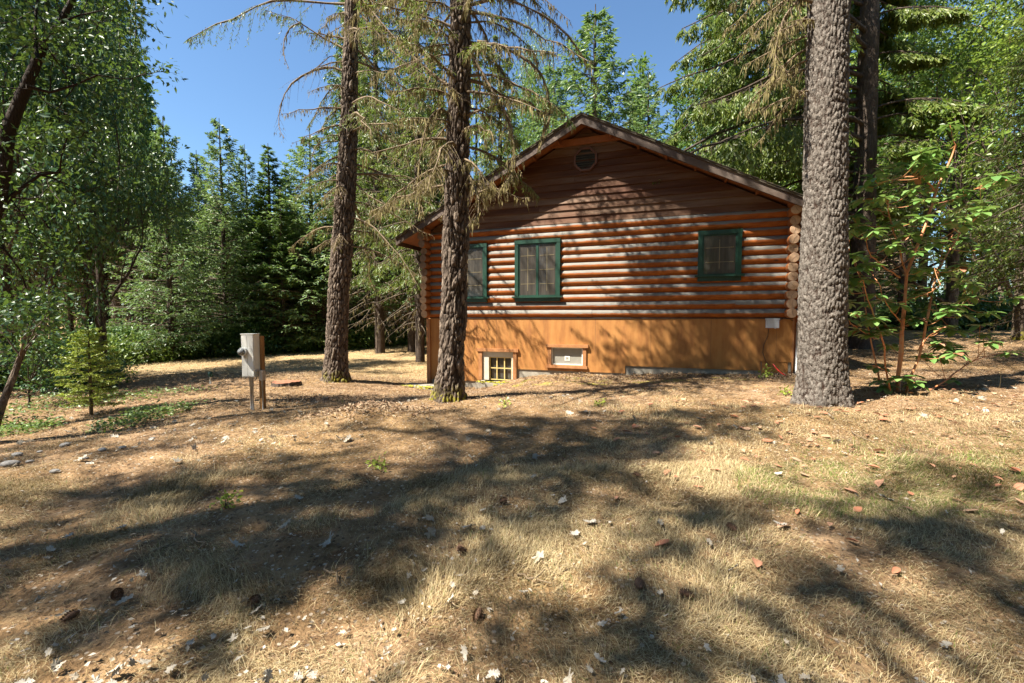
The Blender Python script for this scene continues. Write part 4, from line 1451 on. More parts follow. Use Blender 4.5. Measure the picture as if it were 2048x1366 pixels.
# the black-trunked fir behind the pine, its long boughs reach left over the roof
def black_fir():
    Y = 13.0
    b = at(1722, 640, Y)
    x0 = b[0]
    g0 = gzs(x0, Y)
    root = thing('fir_tree', (x0, Y, g0), 'big fir with black trunk right of the pale pine, long boughs hanging over the roof', 'tree')
    xt = at(1740, 0, Y)[0] - x0
    zt = at(1740, 0, Y)[2] - g0
    trunk_mesh([(-.05, 0, -.4), (0, 0, .6), (xt * .6, 0, zt * .5), (xt, 0, zt), (xt * 1.2, 0, 22)], [.38, .31, .26, .22, .02], 4, 40, 260, .12).build('trunk', M['bark_dark'], root)
    g = np.random.default_rng(77)
    wm, nm, lm = MB(), MB(), MB()
    n = 120
    z = 3.4 + 15 * (np.arange(n) + g.random(n)) / n
    az = np.where(np.arange(n) % 2 == 0, np.pi + g.normal(size=n) * .38, g.random(n) * 4.0 - .75)
    q = (z - 3.4) / 15
    L = np.where(np.arange(n) % 2 == 0, 7.8, 2.9) * (1 - q) ** .45 * (.65 + .45 * g.random(n)) * np.where(z < 5.6, .62, 1)
    S = np.stack([np.interp(z, [0, zt, 22], [0, xt, xt * 1.2]), 0 * z, z], 1)
    P = bough_curves(S, az, L, .20 + g.normal(size=n) * .08, .42 + g.normal(size=n) * .08, np.full(n, .1), g)
    wm.tubes(P, (.012 + .009 * L[:, None]) * np.linspace(1, .2, 8)[None], 5, cap=False)
    P2 = sprays(g, P, L, 20, 2, .3, .2, .05, .4, None, wm, .3, wr=.008)
    TP = P2
    k = len(TP)
    tl_ = np.linalg.norm(TP[:, -1] - TP[:, 0], axis=1)
    sprays(g, TP, tl_, 8, 8, .45, .17, .05, .55, nm, None, .05)
    lichen(g, lm, P, 16, .1, .35, .03, .3)
    wm.build('branches', M['bark_dark'], root)
    nm.build('crown', M['needle_y'], root)
    lm.build('lichen', M['moss'], root)


black_fir()


# far wood, one mass
def far_wood():
    g = np.random.default_rng(99)
    wm, nm = MB(), MB()
    n = 240
    u = g.uniform(-700, 2750, n)
    Y = g.uniform(30, 60, n)
    X = (u - 1024) / F_PX * Y
    gap = (u > 340) & (u < 700)
    Z = gz(X, Y)
    H = np.where(gap, g.uniform(8, 11, n), g.uniform(16, 24, n)) * (Y / 45) ** .5
    for i in range(n):
        nb = 46
        h = .4 + (H[i] - .4) * (np.arange(nb) + g.random(nb)) / nb
        q = h / H[i]
        L = 2.6 * (1 - q) ** .7 * (.6 + .6 * g.random(nb)) + .2
        S = np.stack([np.full(nb, X[i]), np.full(nb, Y[i]), Z[i] + h], 1)
        P = bough_curves(S, np.arange(nb) * 2.4, L, .1 + .3 * q, .4 - .3 * q, np.full(nb, .2), g, 4)
        wm.tubes(np.array([[X[i], Y[i], Z[i] - .3], [X[i], Y[i], Z[i] + H[i]]]), [.2, .02], 6)
        t = g.random((nb, 30))
        C, CT = interp(P, .1 + .9 * t)
        C = C.reshape(-1, 3) + g.normal(size=(nb * 30, 3)) * [.28, .28, .12]
        D = CT.reshape(-1, 3) + g.normal(size=(nb * 30, 3)) * .7 - UP * .2
        nm.cards(C, D, UP + g.normal(size=C.shape) * .4, .42 * (.6 + .7 * g.random(len(C))), .16 * (.6 + .7 * g.random(len(C))))
    root = thing('far_wood', (0, 45, 0), 'dense far conifer wood closing off every view between the trees', 'wood')
    root['kind'] = 'stuff'
    for mb_, nm_, mt in ((wm, 'trunks', M['bark_dark']), (nm, 'crowns', M['needle_d'])):
        for v in mb_.V: v[:, 1] -= 45
    bpy.data.objects.remove(root)
    # one mesh with two materials
    for f, m_, s_ in nm.F: pass
    off = wm.n
    wm.V += nm.V; wm.attr += nm.attr
    wm.F += [(f + off, 1, s_) for f, m_, s_ in nm.F]
    wm.n += nm.n
    o = wm.build('far_wood', [M['bark_dark'], M['needle']])
    o.location = (0, 45, 0)
    tag(o, 'dense far conifer wood closing off every view between the trees', 'wood', kind='stuff')


far_wood()


# ------------------------------------------------------------------ shade trees beside and behind the photographer
def shade_trees():
    """boughs high up to the left and behind; the dapple on the near ground is their shadow"""
    spots = []                                    # (u, v, radius, height, density)
    S_ = lambda u, v, r, h, d=1.0: spots.append((u, v, r, h, d))
    S_(100, 1000, .9, 11); S_(350, 960, .8, 11.5); S_(600, 930, .8, 12); S_(180, 1080, .6, 10.5); S_(450, 1050, .45, 11); S_(60, 1150, .5, 9.5)
    S_(700, 1000, .7, 12); S_(900, 980, .5, 12.5, .8); S_(1100, 960, .5, 12, .8); S_(1250, 1010, .6, 11.5); S_(800, 1080, .5, 11); S_(1000, 1100, .55, 10.5); S_(650, 1130, .4, 10)
    for u_, v_ in ((760, 850), (850, 835), (930, 845), (1010, 850), (1090, 835), (1170, 845), (1250, 830), (1330, 840), (1410, 822), (1490, 818), (1560, 830), (1140, 870), (1000, 880)): S_(u_, v_, .6, 12, 1.15)
    for u_, v_ in ((60, 990), (220, 1020), (330, 1090), (90, 1110), (480, 1010), (560, 1080), (200, 1160), (380, 1190), (40, 1210), (680, 1060), (760, 1010), (880, 1040), (960, 930), (1180, 940), (540, 1170), (720, 1120)): S_(u_, v_, .38, 11, .75)
    r_ = random.Random(8)
    for _ in range(11): S_(r_.uniform(250, 2050), r_.uniform(940, 1120), r_.uniform(.12, .24), r_.uniform(9.5, 12), .6)
    for _ in range(5): S_(r_.uniform(500, 1900), r_.uniform(1140, 1330), r_.uniform(.10, .16), 9.8, .5)
    S_(1500, 985, .6, 12); S_(1650, 1010, .55, 12); S_(1800, 1040, .4, 11.5, .8); S_(1950, 960, .7, 11); S_(1720, 1060, .2, 11, .6); S_(2030, 1060, .5, 11); S_(1400, 1050, .4, 11)
    S_(1100, 1180, .25, 10, .6); S_(250, 1200, .4, 10); S_(420, 1130, .35, 10); S_(120, 1260, .35, 9.5); S_(350, 1330, .3, 9.5); S_(500, 1230, .25, 9.5)
    S_(1500, 1200, .25, 10); S_(1950, 1180, .2, 10.5, .6); S_(1300, 1300, .2, 9.5)
    S_(50, 900, .8, 12); S_(300, 900, .6, 12); S_(-100, 950, 1.2, 12)
    S_(300, 775, .7, 14)
    trunks = [(-8.3, .2, 17), (-5.2, -2.6, 18), (-.6, -4.6, 18), (3.4, -4.2, 17), (-11.5, 3.2, 17), (-9.0, -4.0, 16)]
    g = np.random.default_rng(5)
    P0 = []
    for u, v, r, h, d in spots:
        dd = ray(u, v)
        # walk to the ground
        t = 1.0
        for _ in range(60):
            p = np.array([0, 0, CAM_Z]) + dd * t
            e = p[2] - gzs(p[0], p[1])
            t += e / max(.15, -dd[2]) * .6
        p = np.array([0, 0, CAM_Z]) + dd * t
        c = p + SUN * ((h - p[2]) / SUN[2])
        P0.append((c, r, d))
    names = ['leftmost', 'second', 'third', 'fourth', 'fifth', 'sixth']
    for k, (tx, ty, H) in enumerate(trunks):
        z0 = gzs(tx, ty)
        root = thing('fir_tree', (tx, ty, z0), 'tall fir beside and behind the photographer, its boughs shading the grass', 'tree', 'shade trees around the viewpoint')
        trunk_mesh([(0, 0, -.4), (.05, 0, H * .5), (0, .05, H)], [.2, .14, .03], k, 14, 60, .1).build('trunk', M['bark'], root)
        wm, nm = MB(), MB()
        for c, r, d in P0:
            j = int(np.argmin([math.hypot(c[0] - a, c[1] - b) for a, b, _ in trunks]))
            if j != k: continue
            q = c - np.array([tx, ty, z0])
            s = np.array([0, 0, min(q[2] + .8, H - .6)])
            st = s + np.array([0, 0, g.uniform(-.5, .5)])
            tt = np.linspace(0, 1, 9)[:, None]
            P = st + (q - st) * tt + UP * (np.sin(tt * math.pi) * .35) + g.normal(size=(9, 3)) * .04
            wm.tubes(P, np.linspace(.04, .012, 9), 5, cap=False)
            n_ = max(3, int(r * 9))
            for b_ in range(n_):                      # side boughs fan out from the outer third of the limb
                o_ = P[g.integers(5, 9)]
                e = q + g.normal(size=3) * [r * .62, r * .62, .5]
                Pb = o_ + (e - o_) * tt + UP * (np.sin(tt * math.pi) * .12) + g.normal(size=(9, 3)) * .02
                wm.tubes(Pb, np.linspace(.014, .004, 9), 4, cap=False)
                sprays(g, Pb[None], np.array([1.3 * r + .5]), 12, 7, .42, .16, .045, .25, nm, wm, .1, fill=min(1, .6 * d))
        # crown of its own, high up
        nb = 40
        h = H * (.72 + .27 * (np.arange(nb) + g.random(nb)) / nb)
        L = 1.5 * (1.05 - (h / H - .72) / .27) + .2
        P = bough_curves(np.stack([0 * h, 0 * h, h], 1), np.arange(nb) * 2.4, L, np.full(nb, .2), np.full(nb, .4), np.full(nb, .2), g)
        wm.tubes(P, .02 * np.linspace(1, .2, 8)[None].repeat(nb, 0), 4, cap=False)
        sprays(g, P, L, 12, 6, .4, .18, .05, .2, nm, None)
        wm.build('branches', M['twig'], root)
        nm.build('crown', M['needle'], root)


shade_trees()


def woods_behind():
    """the wood goes on behind the photographer: it takes away sky light, not sun"""
    r = random.Random(3)
    for i in range(38):
        a = R(-95 + 245 * i / 37)               # from right round the back to the left
        d = r.uniform(11, 17) if a < R(100) else r.uniform(17, 24)
        x, y = math.cos(a) * d, -math.sin(a) * d if False else -abs(math.sin(a)) * d
        d = r.uniform(8, 15)
        x = d * math.cos(R(-12 + 165 * i / 37)); y = -d * math.sin(R(-12 + 165 * i / 37))
        if x < -2: x = x * 1.6 - 4; y = y * 1.3 - 6
        o = copy_tree(protos[r.choice(['tall', 'slim', 'mossy', 'tall'])])
        place(o, x, y, r.uniform(0, 6.28), r.uniform(.9, 1.2), None, 'forest tree behind the photographer', 'forest trees behind the viewpoint')


woods_behind()

# ------------------------------------------------------------------ understory
def shrub(seed, r, h, leafm, ll, lw, n, label=''):
    g = np.random.default_rng(seed)
    root = thing('shrub', (0, 0, 0), label, 'shrub')
    wm, lm = MB(), MB()
    tips = []
    for k in range(26):
        az = g.random() * 6.28; rr = r * math.sqrt(g.random())
        e = np.array([math.cos(az) * rr, math.sin(az) * rr, h * (1 - .5 * (rr / r) ** 2) * g.uniform(.5, 1.1)])
        s = np.array([e[0] * .3, e[1] * .3, -.05])
        t = np.linspace(0, 1, 5)[:, None]
        P = s + (e - s) * t + g.normal(size=(5, 3)) * .03
        wm.tubes(P, np.linspace(.012, .004, 5), 4, cap=False)
        for q in (.4, .6, .8, 1.0): tips.append((s + (e - s) * q, nrm(e - s)))
    leaf_cluster(g, lm, tips, n, .13 * (r + h), ll, lw)
    wm.build('stems', M['twig'], root)
    lm.build('foliage', leafm, root)
    return root


sp = [shrub(51, 1.2, .6, M['leaf_s'], .09, .05, 26), shrub(52, .9, .9, M['leaf'], .1, .055, 30), shrub(53, 1.0, .5, M['leaf_y'], .08, .045, 22)]
su = set()
rg = random.Random(4)
rows = []
for i in range(48):                     # along the far edge of the lawn
    f = i / 47
    u = 120 + 760 * f
    rows.append((u, np.interp(u, [120, 250, 500, 650, 800, 880], [14.2, 15.8, 18.8, 20.6, 22.8, 24]) + rg.uniform(.2, 1.4), rg.uniform(1.0, 1.5), 'leafy low shrub in the hedge-like edge of the far lawn', 'shrubs along the far lawn edge'))
for i in range(26): rows.append((1690 + i * 20, rg.uniform(17, 24), rg.uniform(.9, 1.7), 'leafy undergrowth shrub beyond the path at right', 'undergrowth shrubs at right'))
for i in range(7): rows.append((-60 + 40 * i, rg.uniform(9.6, 12.2), rg.uniform(.6, 1.0), 'shaded leafy shrub under the broad-leaved trees at left', 'shaded shrubs at left'))
for u, Y, s, lb, gr in rows:
    k = rg.randrange(3)
    o = sp[k] if k not in su else copy_tree(sp[k])
    su.add(k)
    place(o, (u - 1024) / F_PX * Y, Y, rg.uniform(0, 6.28), s, s * rg.uniform(.8, 1.2), lb, gr)


def make_sapling():
    p = at(183, 835, 7.6)
    x, y = p[0], 7.6
    z0 = gzs(x, y)
    root = thing('fir_sapling', (x, y, z0), 'small bright yellow-green fir sapling at the left of the clearing', 'sapling')
    g = np.random.default_rng(61)
    H = at(183, 655, 7.6)[2] - z0
    trunk_mesh([(0, 0, -.1), (.01, 0, H * .5), (.02, 0, H)], [.028, .02, .006], 3, 8, 20).build('trunk', M['twig'], root)
    wm, nm = MB(), MB()
    n = 46
    h = .15 + (H - .2) * (np.arange(n) + g.random(n) * .6) / n
    q = h / H
    L = .72 * (1 - q) ** .75 * (.75 + .4 * g.random(n)) + .06
    L = np.where(q < .35, L * .62, L)
    P = bough_curves(np.stack([.01 + 0 * h, 0 * h, h], 1), np.arange(n) * 2.4, L, .25 + .3 * q, .25 + 0 * h, np.full(n, .05), g)
    wm.tubes(P, .008 * np.linspace(1, .3, 8)[None].repeat(n, 0), 4, cap=False)
    sprays(g, P, L, 13, 10, .42, .055, .014, .0, nm, wm, .12, wr=.003, flat=.9)
    # dense needles along the boughs themselves
    t = g.random((n, 40)); C, CT = interp(P, t)
    nm.cards(C.reshape(-1, 3), (CT + g.normal(size=CT.shape) * .6).reshape(-1, 3), UP + g.normal(size=(n * 40, 3)) * .4, np.full(n * 40, .05), np.full(n * 40, .013))
    wm.build('branches', M['twig'], root)
    nm.build('crown', M['sapling'], root)


make_sapling()


def make_madrone():
    Y = 6.5
    b = at(1797, 790, Y)
    z0 = gzs(b[0], Y)
    loc = np.array([b[0], Y, z0])
    root = thing('madrone_shrub', tuple(loc), 'leafy madrone shrub with peeling orange-red stems beside the pale pine', 'shrub')
    g = np.random.default_rng(71)
    stems = [([(1797, 800), (1797, 740), (1803, 690), (1806, 640), (1812, 600), (1812, 550), (1830, 500), (1855, 440), (1868, 395), (1885, 350), (1902, 318), (1910, 290)], -.1, .2, .022),
             ([(1812, 548), (1800, 500), (1786, 460), (1777, 425), (1775, 400)], .1, -.3, .010),
             ([(1800, 555), (1775, 540), (1745, 515), (1733, 490), (1735, 472)], .05, -.4, .009),
             ([(1785, 800), (1772, 740), (1768, 690), (1750, 640), (1733, 590), (1725, 560)], -.2, -.4, .010),
             ([(1760, 760), (1745, 700), (1735, 650), (1730, 600), (1718, 550)], -.1, .3, .009),
             ([(1810, 795), (1835, 720), (1850, 660), (1862, 600), (1868, 555), (1890, 515), (1915, 475), (1928, 455)], -.2, .4, .014),
             ([(1862, 560), (1880, 530), (1885, 490), (1905, 470)], .1, .2, .006),
             ([(1815, 800), (1870, 775), (1910, 745), (1940, 725), (1975, 712), (2010, 705)], -.2, .8, .009),
             ([(1812, 600), (1850, 590), (1880, 570)], 0, -.5, .006),
             ([(1806, 650), (1780, 620), (1765, 590), (1755, 560)], 0, -.6, .006),
             ([(1860, 640), (1900, 620), (1935, 610), (1960, 600)], .1, .5, .006),
             ([(1860, 430), (1900, 400), (1950, 380), (1985, 355)], 0, .5, .006),
             ([(1835, 700), (1860, 670), (1885, 655)], 0, -.5, .006),
             ([(1745, 670), (1710, 655), (1690, 630), (1686, 610)], .1, -.3, .005),
             ([(1800, 770), (1770, 740), (1745, 730)], 0, -.5, .005),
             ([(1870, 380), (1840, 350), (1800, 355), (1760, 365)], 0, -.3, .008)]
    wm = MB()
    nodes = []
    for pix, a, dY, r in stems:
        P = np.array([at(u, v, Y + a + dY * i / (len(pix) - 1)) for i, (u, v) in enumerate(pix)]) - loc
        s = np.linspace(0, 1, len(P)); q = np.linspace(0, 1, 14)
        Q = np.stack([np.interp(q, s, P[:, i]) for i in range(3)], 1) + g.normal(size=(14, 3)) * .006
        wm.tubes(Q, np.linspace(r * 1.25, max(r * .5, .004), 14) * (1 + .12 * g.normal(size=14)), 8)
        nodes.append(Q)
    allp = np.concatenate(nodes)
    cl = [(1912, 272), (1880, 300), (1850, 330), (1935, 300), (1900, 250), (1840, 285), (1865, 275), (1870, 345), (1790, 350), (1755, 360), (1730, 390), (1770, 395), (1815, 380), (1830, 350), (1725, 400), (1745, 410),
          (1725, 450), (1700, 465), (1748, 470), (1990, 352), (2015, 360), (1935, 410), (1960, 425), (1900, 440), (1860, 480), (1925, 450), (1960, 470), (1710, 510), (1705, 555), (1730, 560), (1750, 590), (1700, 575),
          (1668, 595), (1690, 605), (1765, 600), (1810, 570), (1830, 590), (1865, 520), (1890, 545), (1850, 545), (1780, 500), (1925, 560), (1965, 560), (1990, 575), (1830, 640), (1860, 620), (1895, 625), (1930, 630), (1975, 625),
          (1745, 640), (1720, 660), (1770, 650), (1850, 670), (1885, 655), (1920, 680), (1960, 650), (1755, 735), (1765, 760), (1800, 755), (1880, 715), (1905, 705), (1950, 700), (1985, 690), (2015, 705), (1930, 735), (1905, 760), (1860, 710), (1830, 765), (1885, 690), (2020, 650), (1700, 640), (1780, 690), (1815, 330), (1895, 400), (1850, 400), (1800, 440), (1740, 530), (1820, 470), (1780, 560), (2030, 630)]
    lm = MB()
    cl = cl + [(u + g.normal() * 28, v + g.normal() * 22) for (u, v) in cl if u < 1990 ] + [(g.uniform(1700, 2000), g.uniform(330, 700)) for _ in range(45)]
    for (u, v) in cl:
        p = at(u, v, Y + g.uniform(-.55, .55)) - loc
        d = np.linalg.norm(allp - p, axis=1)
        if d.min() > .42: continue
        n_ = allp[int(np.argmin(d + .3 * (allp[:, 2] > p[2])))]
        t = np.linspace(0, 1, 6)[:, None]
        P = n_ + (p - n_) * t - UP * np.sin(t * math.pi) * .04
        wm.tubes(P, np.linspace(.005, .003, 6), 5, cap=False)
        k = g.integers(9, 15)
        az = np.arange(k) * 2.4 + g.random()
        pitch = g.uniform(-.5, .35, k)
        D = np.stack([np.cos(az) * np.cos(pitch), np.sin(az) * np.cos(pitch), np.sin(pitch)], 1)
        for j in range(k):                          # oval leaves with a folded midrib
            dl = nrm(D[j]); S_ = nrm(np.cross(dl, UP)); U = np.cross(S_, dl)
            Ln = g.uniform(.10, .19); W = Ln * .28
            x = np.array([0, .12, .35, .62, .85, 1.0]) ; w = np.array([.06, .6, 1, .95, .55, .02]) * W
            bend = -.22 * x ** 2 * Ln
            mid_ = p + dl * (x * Ln + .02)[:, None] + U * bend[:, None]
            l = mid_ + S_ * w[:, None] + U * (w * .28)[:, None]; r_ = mid_ - S_ * w[:, None] + U * (w * .28)[:, None]
            v_ = np.concatenate([mid_, l, r_])
            f = [(i, i + 1, i + 7, i + 6) for i in range(5)] + [(i, i + 12, i + 13, i + 1) for i in range(5)]
            lm.add(v_, f, 1 if g.random() < .012 else 0, True)
    wm.build('stems', M['madrone_bark'], root)
    lm.build('foliage', [M['leaf_m'], M['red_leaf']], root)
    # peeling bark curls
    pm = MB()
    q = allp[g.integers(0, len(allp), 240)] + g.normal(size=(240, 3)) * .008
    pm.cards(q, g.normal(size=(240, 3)) - UP * .3, g.normal(size=(240, 3)), g.uniform(.015, .05, 240), g.uniform(.006, .018, 240))
    pm.build('peeling_bark', M['red_leaf'], root)['kind'] = 'stuff'


make_madrone()


# leaning bare trunk and small bare bush at the far left
def leaning():
    P = np.array([at(-12, 860, 5.6), at(8, 800, 5.7), at(28, 750, 5.8), at(46, 700, 5.9)])
    g0 = P[0].copy()
    root = thing('leaning_sapling', tuple(g0), 'dark leaning stem crossing the lower left edge', 'tree')
    mb = MB(); mb.tubes(P - g0, [.045, .04, .036, .03], 10); mb.build('trunk', M['bark'], root)
    g = np.random.default_rng(6)
    segs, tips = [], []
    for k in range(6): grow(g, P[-1] - g0 - (P[-1] - P[-2]) * g.random() * .5, nrm(g.normal(size=3) * .8 + UP), .5, .012, 2, segs, tips)
    wm, lm = MB(), MB(); wm.tubes(np.array([s[0] for s in segs]), np.array([s[1] for s in segs]), 5, cap=False); wm.build('branches', M['twig'], root)
    leaf_cluster(g, lm, tips, 8, .1, .07, .04); lm.build('crown', M['leaf'], root)


leaning()


def edge_oak():
    g = np.random.default_rng(17)
    Y = 6.6
    base = at(-150, 880, Y)
    z0 = gzs(base[0], Y)
    loc = np.array([base[0], Y, z0])
    root = thing('oak_tree', tuple(loc), 'near oak at the left edge whose thick curving grey limb crosses the upper left corner', 'tree')
    P = np.array([at(u, v, Y + d) for u, v, d in ((-150, 900, 0), (-120, 700, 0), (-60, 520, 0), (-12, 420, 0), (5, 340, .05), (12, 270, .1), (38, 205, .15), (62, 150, .2), (85, 95, .3), (120, 45, .4), (150, -10, .5), (200, -90, .7))]) - loc
    trunk_mesh(P, [.17, .15, .12, .105, .095, .088, .078, .068, .06, .045, .035, .02], 9, 14, 150, .14).build('trunk', M['bark_near'], root)
    wm, lm, mm = MB(), MB(), MB()
    tips, segs = [], []
    for pix, r in (([(52, 172), (75, 178), (100, 185), (150, 170), (195, 150)], .028), ([(-15, 440), (20, 395), (45, 375), (80, 350), (120, 345)], .035), ([(75, 120), (70, 70), (72, 20), (80, -30)], .025), ([(120, 45), (160, 30), (210, 20)], .016), ([(-30, 480), (10, 500), (40, 540), (60, 600)], .02)):
        Q = np.array([at(u, v, Y + .1 * i) for i, (u, v) in enumerate(pix)]) - loc
        wm.tubes(Q, np.linspace(r, r * .4, len(Q)), 7)
        for k in range(7):
            i = int(g.integers(1, len(Q)))
            grow(g, Q[i], nrm(g.normal(size=3) + UP * .3), .55, r * .35, 2, segs, tips, .6, .7, .35, .1)
    wm.tubes(np.array([s[0] for s in segs]), np.array([s[1] for s in segs]), 4, cap=False)
    wm.build('branches', M['bark_near'], root)
    leaf_cluster(g, lm, tips, 5, .1, .085, .045)
    lm.build('crown', M['leaf'], root)


edge_oak()


def bare_bush():
    p = at(57, 790, 8.3)
    z0 = gzs(p[0], 8.3)
    root = thing('bare_bush', (p[0], 8.3, z0), 'small dark forking bush in the shade left of the fir sapling', 'bush')
    g = np.random.default_rng(12)
    segs, tips = [], []
    mb = MB(); mb.tubes(np.array([(0, 0, -.05), (.02, 0, .5)]), [.02, .016], 6); mb.build('stem', M['bark_dark'], root)
    for k in range(7): grow(g, (.02, 0, .5), nrm(g.normal(size=3) * .9 + UP * .7), .45, .012, 2, segs, tips)
    wm, lm = MB(), MB(); wm.tubes(np.array([s[0] for s in segs]), np.array([s[1] for s in segs]), 4, cap=False); wm.build('branches', M['bark_dark'], root)
    leaf_cluster(g, lm, tips, 7, .09, .06, .035); lm.build('foliage', M['leaf'], root)


bare_bush()

# little green hydrant-like standpipe, stump, mound twigs
p = at(421, 757, 10.4); z0 = gzs(p[0], 10.4)
t = thing('standpipe', (p[0], 10.4, z0), 'small dark green garden standpipe in the grass left of the meter box', 'standpipe')
mb = MB(); mb.tubes(np.array([(0, 0, -.1), (0, 0, .2)]), [.018, .018], 8); mb.build('pipe', M['white_metal'], t)
mb = MB(); mb.tubes(np.array([(0, 0, .16), (0, 0, .2), (0, 0, .27), (0, 0, .29)]), [.03, .045, .045, .01], 10); mb.tubes(np.array([(0, 0, .22), (.07, -.03, .2)]), [.014, .014], 8); mb.build('head', M['green_paint'], t)
p = at(571, 748, 10.0); z0 = gzs(p[0], 10.0)
t = thing('stump', (p[0], 10.0, z0 - .02), 'low reddish-brown cut stump in the grass behind the meter box', 'stump')
g = np.random.default_rng(3)
mb = MB(); th = np.arange(28) / 28 * 2 * math.pi; rr = .30 * (1 + .06 * np.sin(th * 3) + .04 * g.normal(size=28))
v = np.concatenate([np.stack([np.cos(th) * rr * s_, np.sin(th) * rr * s_, np.full(28, z_) + g.normal(size=28) * .006], 1) for s_, z_ in ((1.15, -.1), (1.0, .06), (.97, .10))] + [[[0, 0, .1]]])
j = np.arange(28); j2 = (j + 1) % 28
mb.add(v, np.concatenate([np.stack([j + 28 * k, j2 + 28 * k, j2 + 28 * (k + 1), j + 28 * (k + 1)], 1) for k in (0, 1)]), 0)
mb.F.append((np.stack([j + 56, j2 + 56, np.full(28, 84)], 1), 1, False))
M['stump_top'] = surf('stump_top', [(.16, .06, .03), (.30, .13, .07)], 14, .9, bmp=.8)
mb.build('block', [M['bark_dark'], M['stump_top']], t)


# ------------------------------------------------------------------ ground litter and grass
def visible_xy(g, n, ymin, ymax, power=1.0, margin=1.15):
    y = ymin + (ymax - ymin) * g.random(n) ** power
    x = (g.random(n) * 2 - 1) * y * 1.125 * margin
    return x, y


def blocked(x, y):
    """inside the cabin or the trunks"""
    lx = (x - O0[0]) * E[0] + (y - O0[1]) * E[1]
    ly = (x - O0[0]) * NI[0] + (y - O0[1]) * NI[1]
    return (lx > -.15) & (lx < 9.4) & (ly > -.05) & (ly < 8.2)


def grass():
    g = np.random.default_rng(81)
    X, Y, D_ = [], [], []
    for n, a, b in ((200000, 1.3, 4.0), (190000, 3.6, 8.0), (110000, 8, 16), (60000, 15, 27)):
        x, y = visible_xy(g, n, a, b, .8)
        X.append(x); Y.append(y)
    x, y = np.concatenate(X), np.concatenate(Y)
    dn = fbm(x * .55 + 3, y * .55, 1.5, 3) + .35 * (noise3(x * 3, y * 3, 7) - .5)
    lawn = np.clip((y - 11) / 2, 0, 1) * (x < 2)
    near = np.clip((6.6 - y + .15 * x) / 2.0, 0, 1)
    dens = np.clip((dn - .42) * 5, .04, 1) * (.12 + .88 * near) + lawn * .6
    # needle-covered ground by the pine and meter has little grass
    keep = (g.random(len(x)) < dens) & ~blocked(x, y) & ~((x > 3) & (y > 5.4) & (g.random(len(x)) < .8))
    x, y, dn = x[keep], y[keep], dn[keep]
    z = gz(x, y) - .004
    n = len(x)
    # combed tufts: the direction changes smoothly over the ground
    a = fbm(x * 1.1, y * 1.1, 9.1, 2) * 14 + g.normal(size=n) * .9
    lean = np.clip(g.normal(size=n) * .3 + 1.12 + (noise3(x * 1.7, y * 1.7, 4) - .5) * .8, .1, 1.5)
    L = (.03 + .058 * g.random(n) ** 1.8) * (.75 + .7 * noise3(x * 2.1, y * 2.1, 33)) * np.interp(y, [0, 8, 16, 27], [1, 1, 1.3, 1.8])
    W = np.interp(y, [1, 3, 8, 27], [.0016, .0026, .0055, .016]) * (.7 + .6 * g.random(n))
    d = np.stack([np.cos(a), np.sin(a), 0 * a], 1)
    s = np.stack([-np.sin(a), np.cos(a), 0 * a], 1)
    P = np.stack([x, y, z], 1)
    rows = []
    for t, w in ((0, 1), (.4, .9), (.75, .55), (1, .1)):
        th = lean * (.35 + .75 * t)
        hor = d * (L * t * np.sin(th))[:, None]
        ver = UP * (L * t * np.cos(np.clip(th, 0, 1.52)))[:, None]
        c = P + hor + ver
        rows += [c + s * (W * w / 2)[:, None], c - s * (W * w / 2)[:, None]]
    v = np.stack(rows, 1).reshape(-1, 3)
    b = np.arange(n)[:, None] * 8
    f = np.concatenate([b + np.array([0, 1, 3, 2]), b + np.array([2, 3, 5, 4]), b + np.array([4, 5, 7, 6])], 0)
    gm = (noise3(x * .9, y * .9, 21) > .66) & (x > 1.5) & (y < 4.5) & (g.random(n) < .4) | (g.random(n) < .015)
    mat = np.concatenate([gm, gm, gm])
    mb = MB()
    mb.V.append(v); mb.attr.append(np.zeros(len(v))); mb.n = len(v)
    mb.F.append((f[~mat], 0, True)); mb.F.append((f[mat], 1, True))
    o = mb.build('dry_grass', [M['straw'], M['green_grass']])
    tag(o, 'dry straw-coloured grass matted over the clearing', 'grass', kind='stuff')
    # fallen needles and crumbs
    x, y = visible_xy(g, 230000, 1.3, 12.5, .8)
    keep = ~blocked(x, y) & (g.random(len(x)) < np.interp(y, [1, 6, 12], [.55, .8, 1]))
    x, y = x[keep], y[keep]
    n = len(x)
    P = np.stack([x, y, gz(x, y) + .004 + .02 * g.random(n)], 1)
    D = g.normal(size=(n, 3)) * [1, 1, .22]
    sc = np.interp(y, [1, 5, 12], [.7, 1.1, 2.0])
    mb = MB(); mb.cards(P, D, UP + g.normal(size=(n, 3)) * .5, g.uniform(.012, .05, n) * sc, g.uniform(.002, .007, n) * sc)
    o = mb.build('needle_litter', M['litter'])
    tag(o, 'rusty brown fallen needles and crumbs strewn over the ground', 'needle litter', kind='stuff')
    # ground cover greenery under the trees at left
    x = np.concatenate([g.uniform(-13, -4.3, 9000), g.uniform(-9, -5.0, 5000)]); y = np.concatenate([g.uniform(6.2, 9.6, 9000), g.uniform(5.6, 7.4, 5000)])
    kp = (noise3(x * 1.1, y * 1.1, 3) > .52) & (x < -4.9 - (9 - y) * .1)
    x, y = x[kp], y[kp]; n = len(x)
    P = np.stack([x, y, gz(x, y) + g.random(n) * .14], 1)
    mb = MB(); mb.cards(P, g.normal(size=(n, 3)) * [1, 1, .3], UP + g.normal(size=(n, 3)) * .5, g.uniform(.03, .09, n), g.uniform(.015, .04, n))
    o = mb.build('ground_cover', M['leaf_s'])
    tag(o, 'low green ground cover in the shade at left', 'ground cover', kind='stuff')


grass()


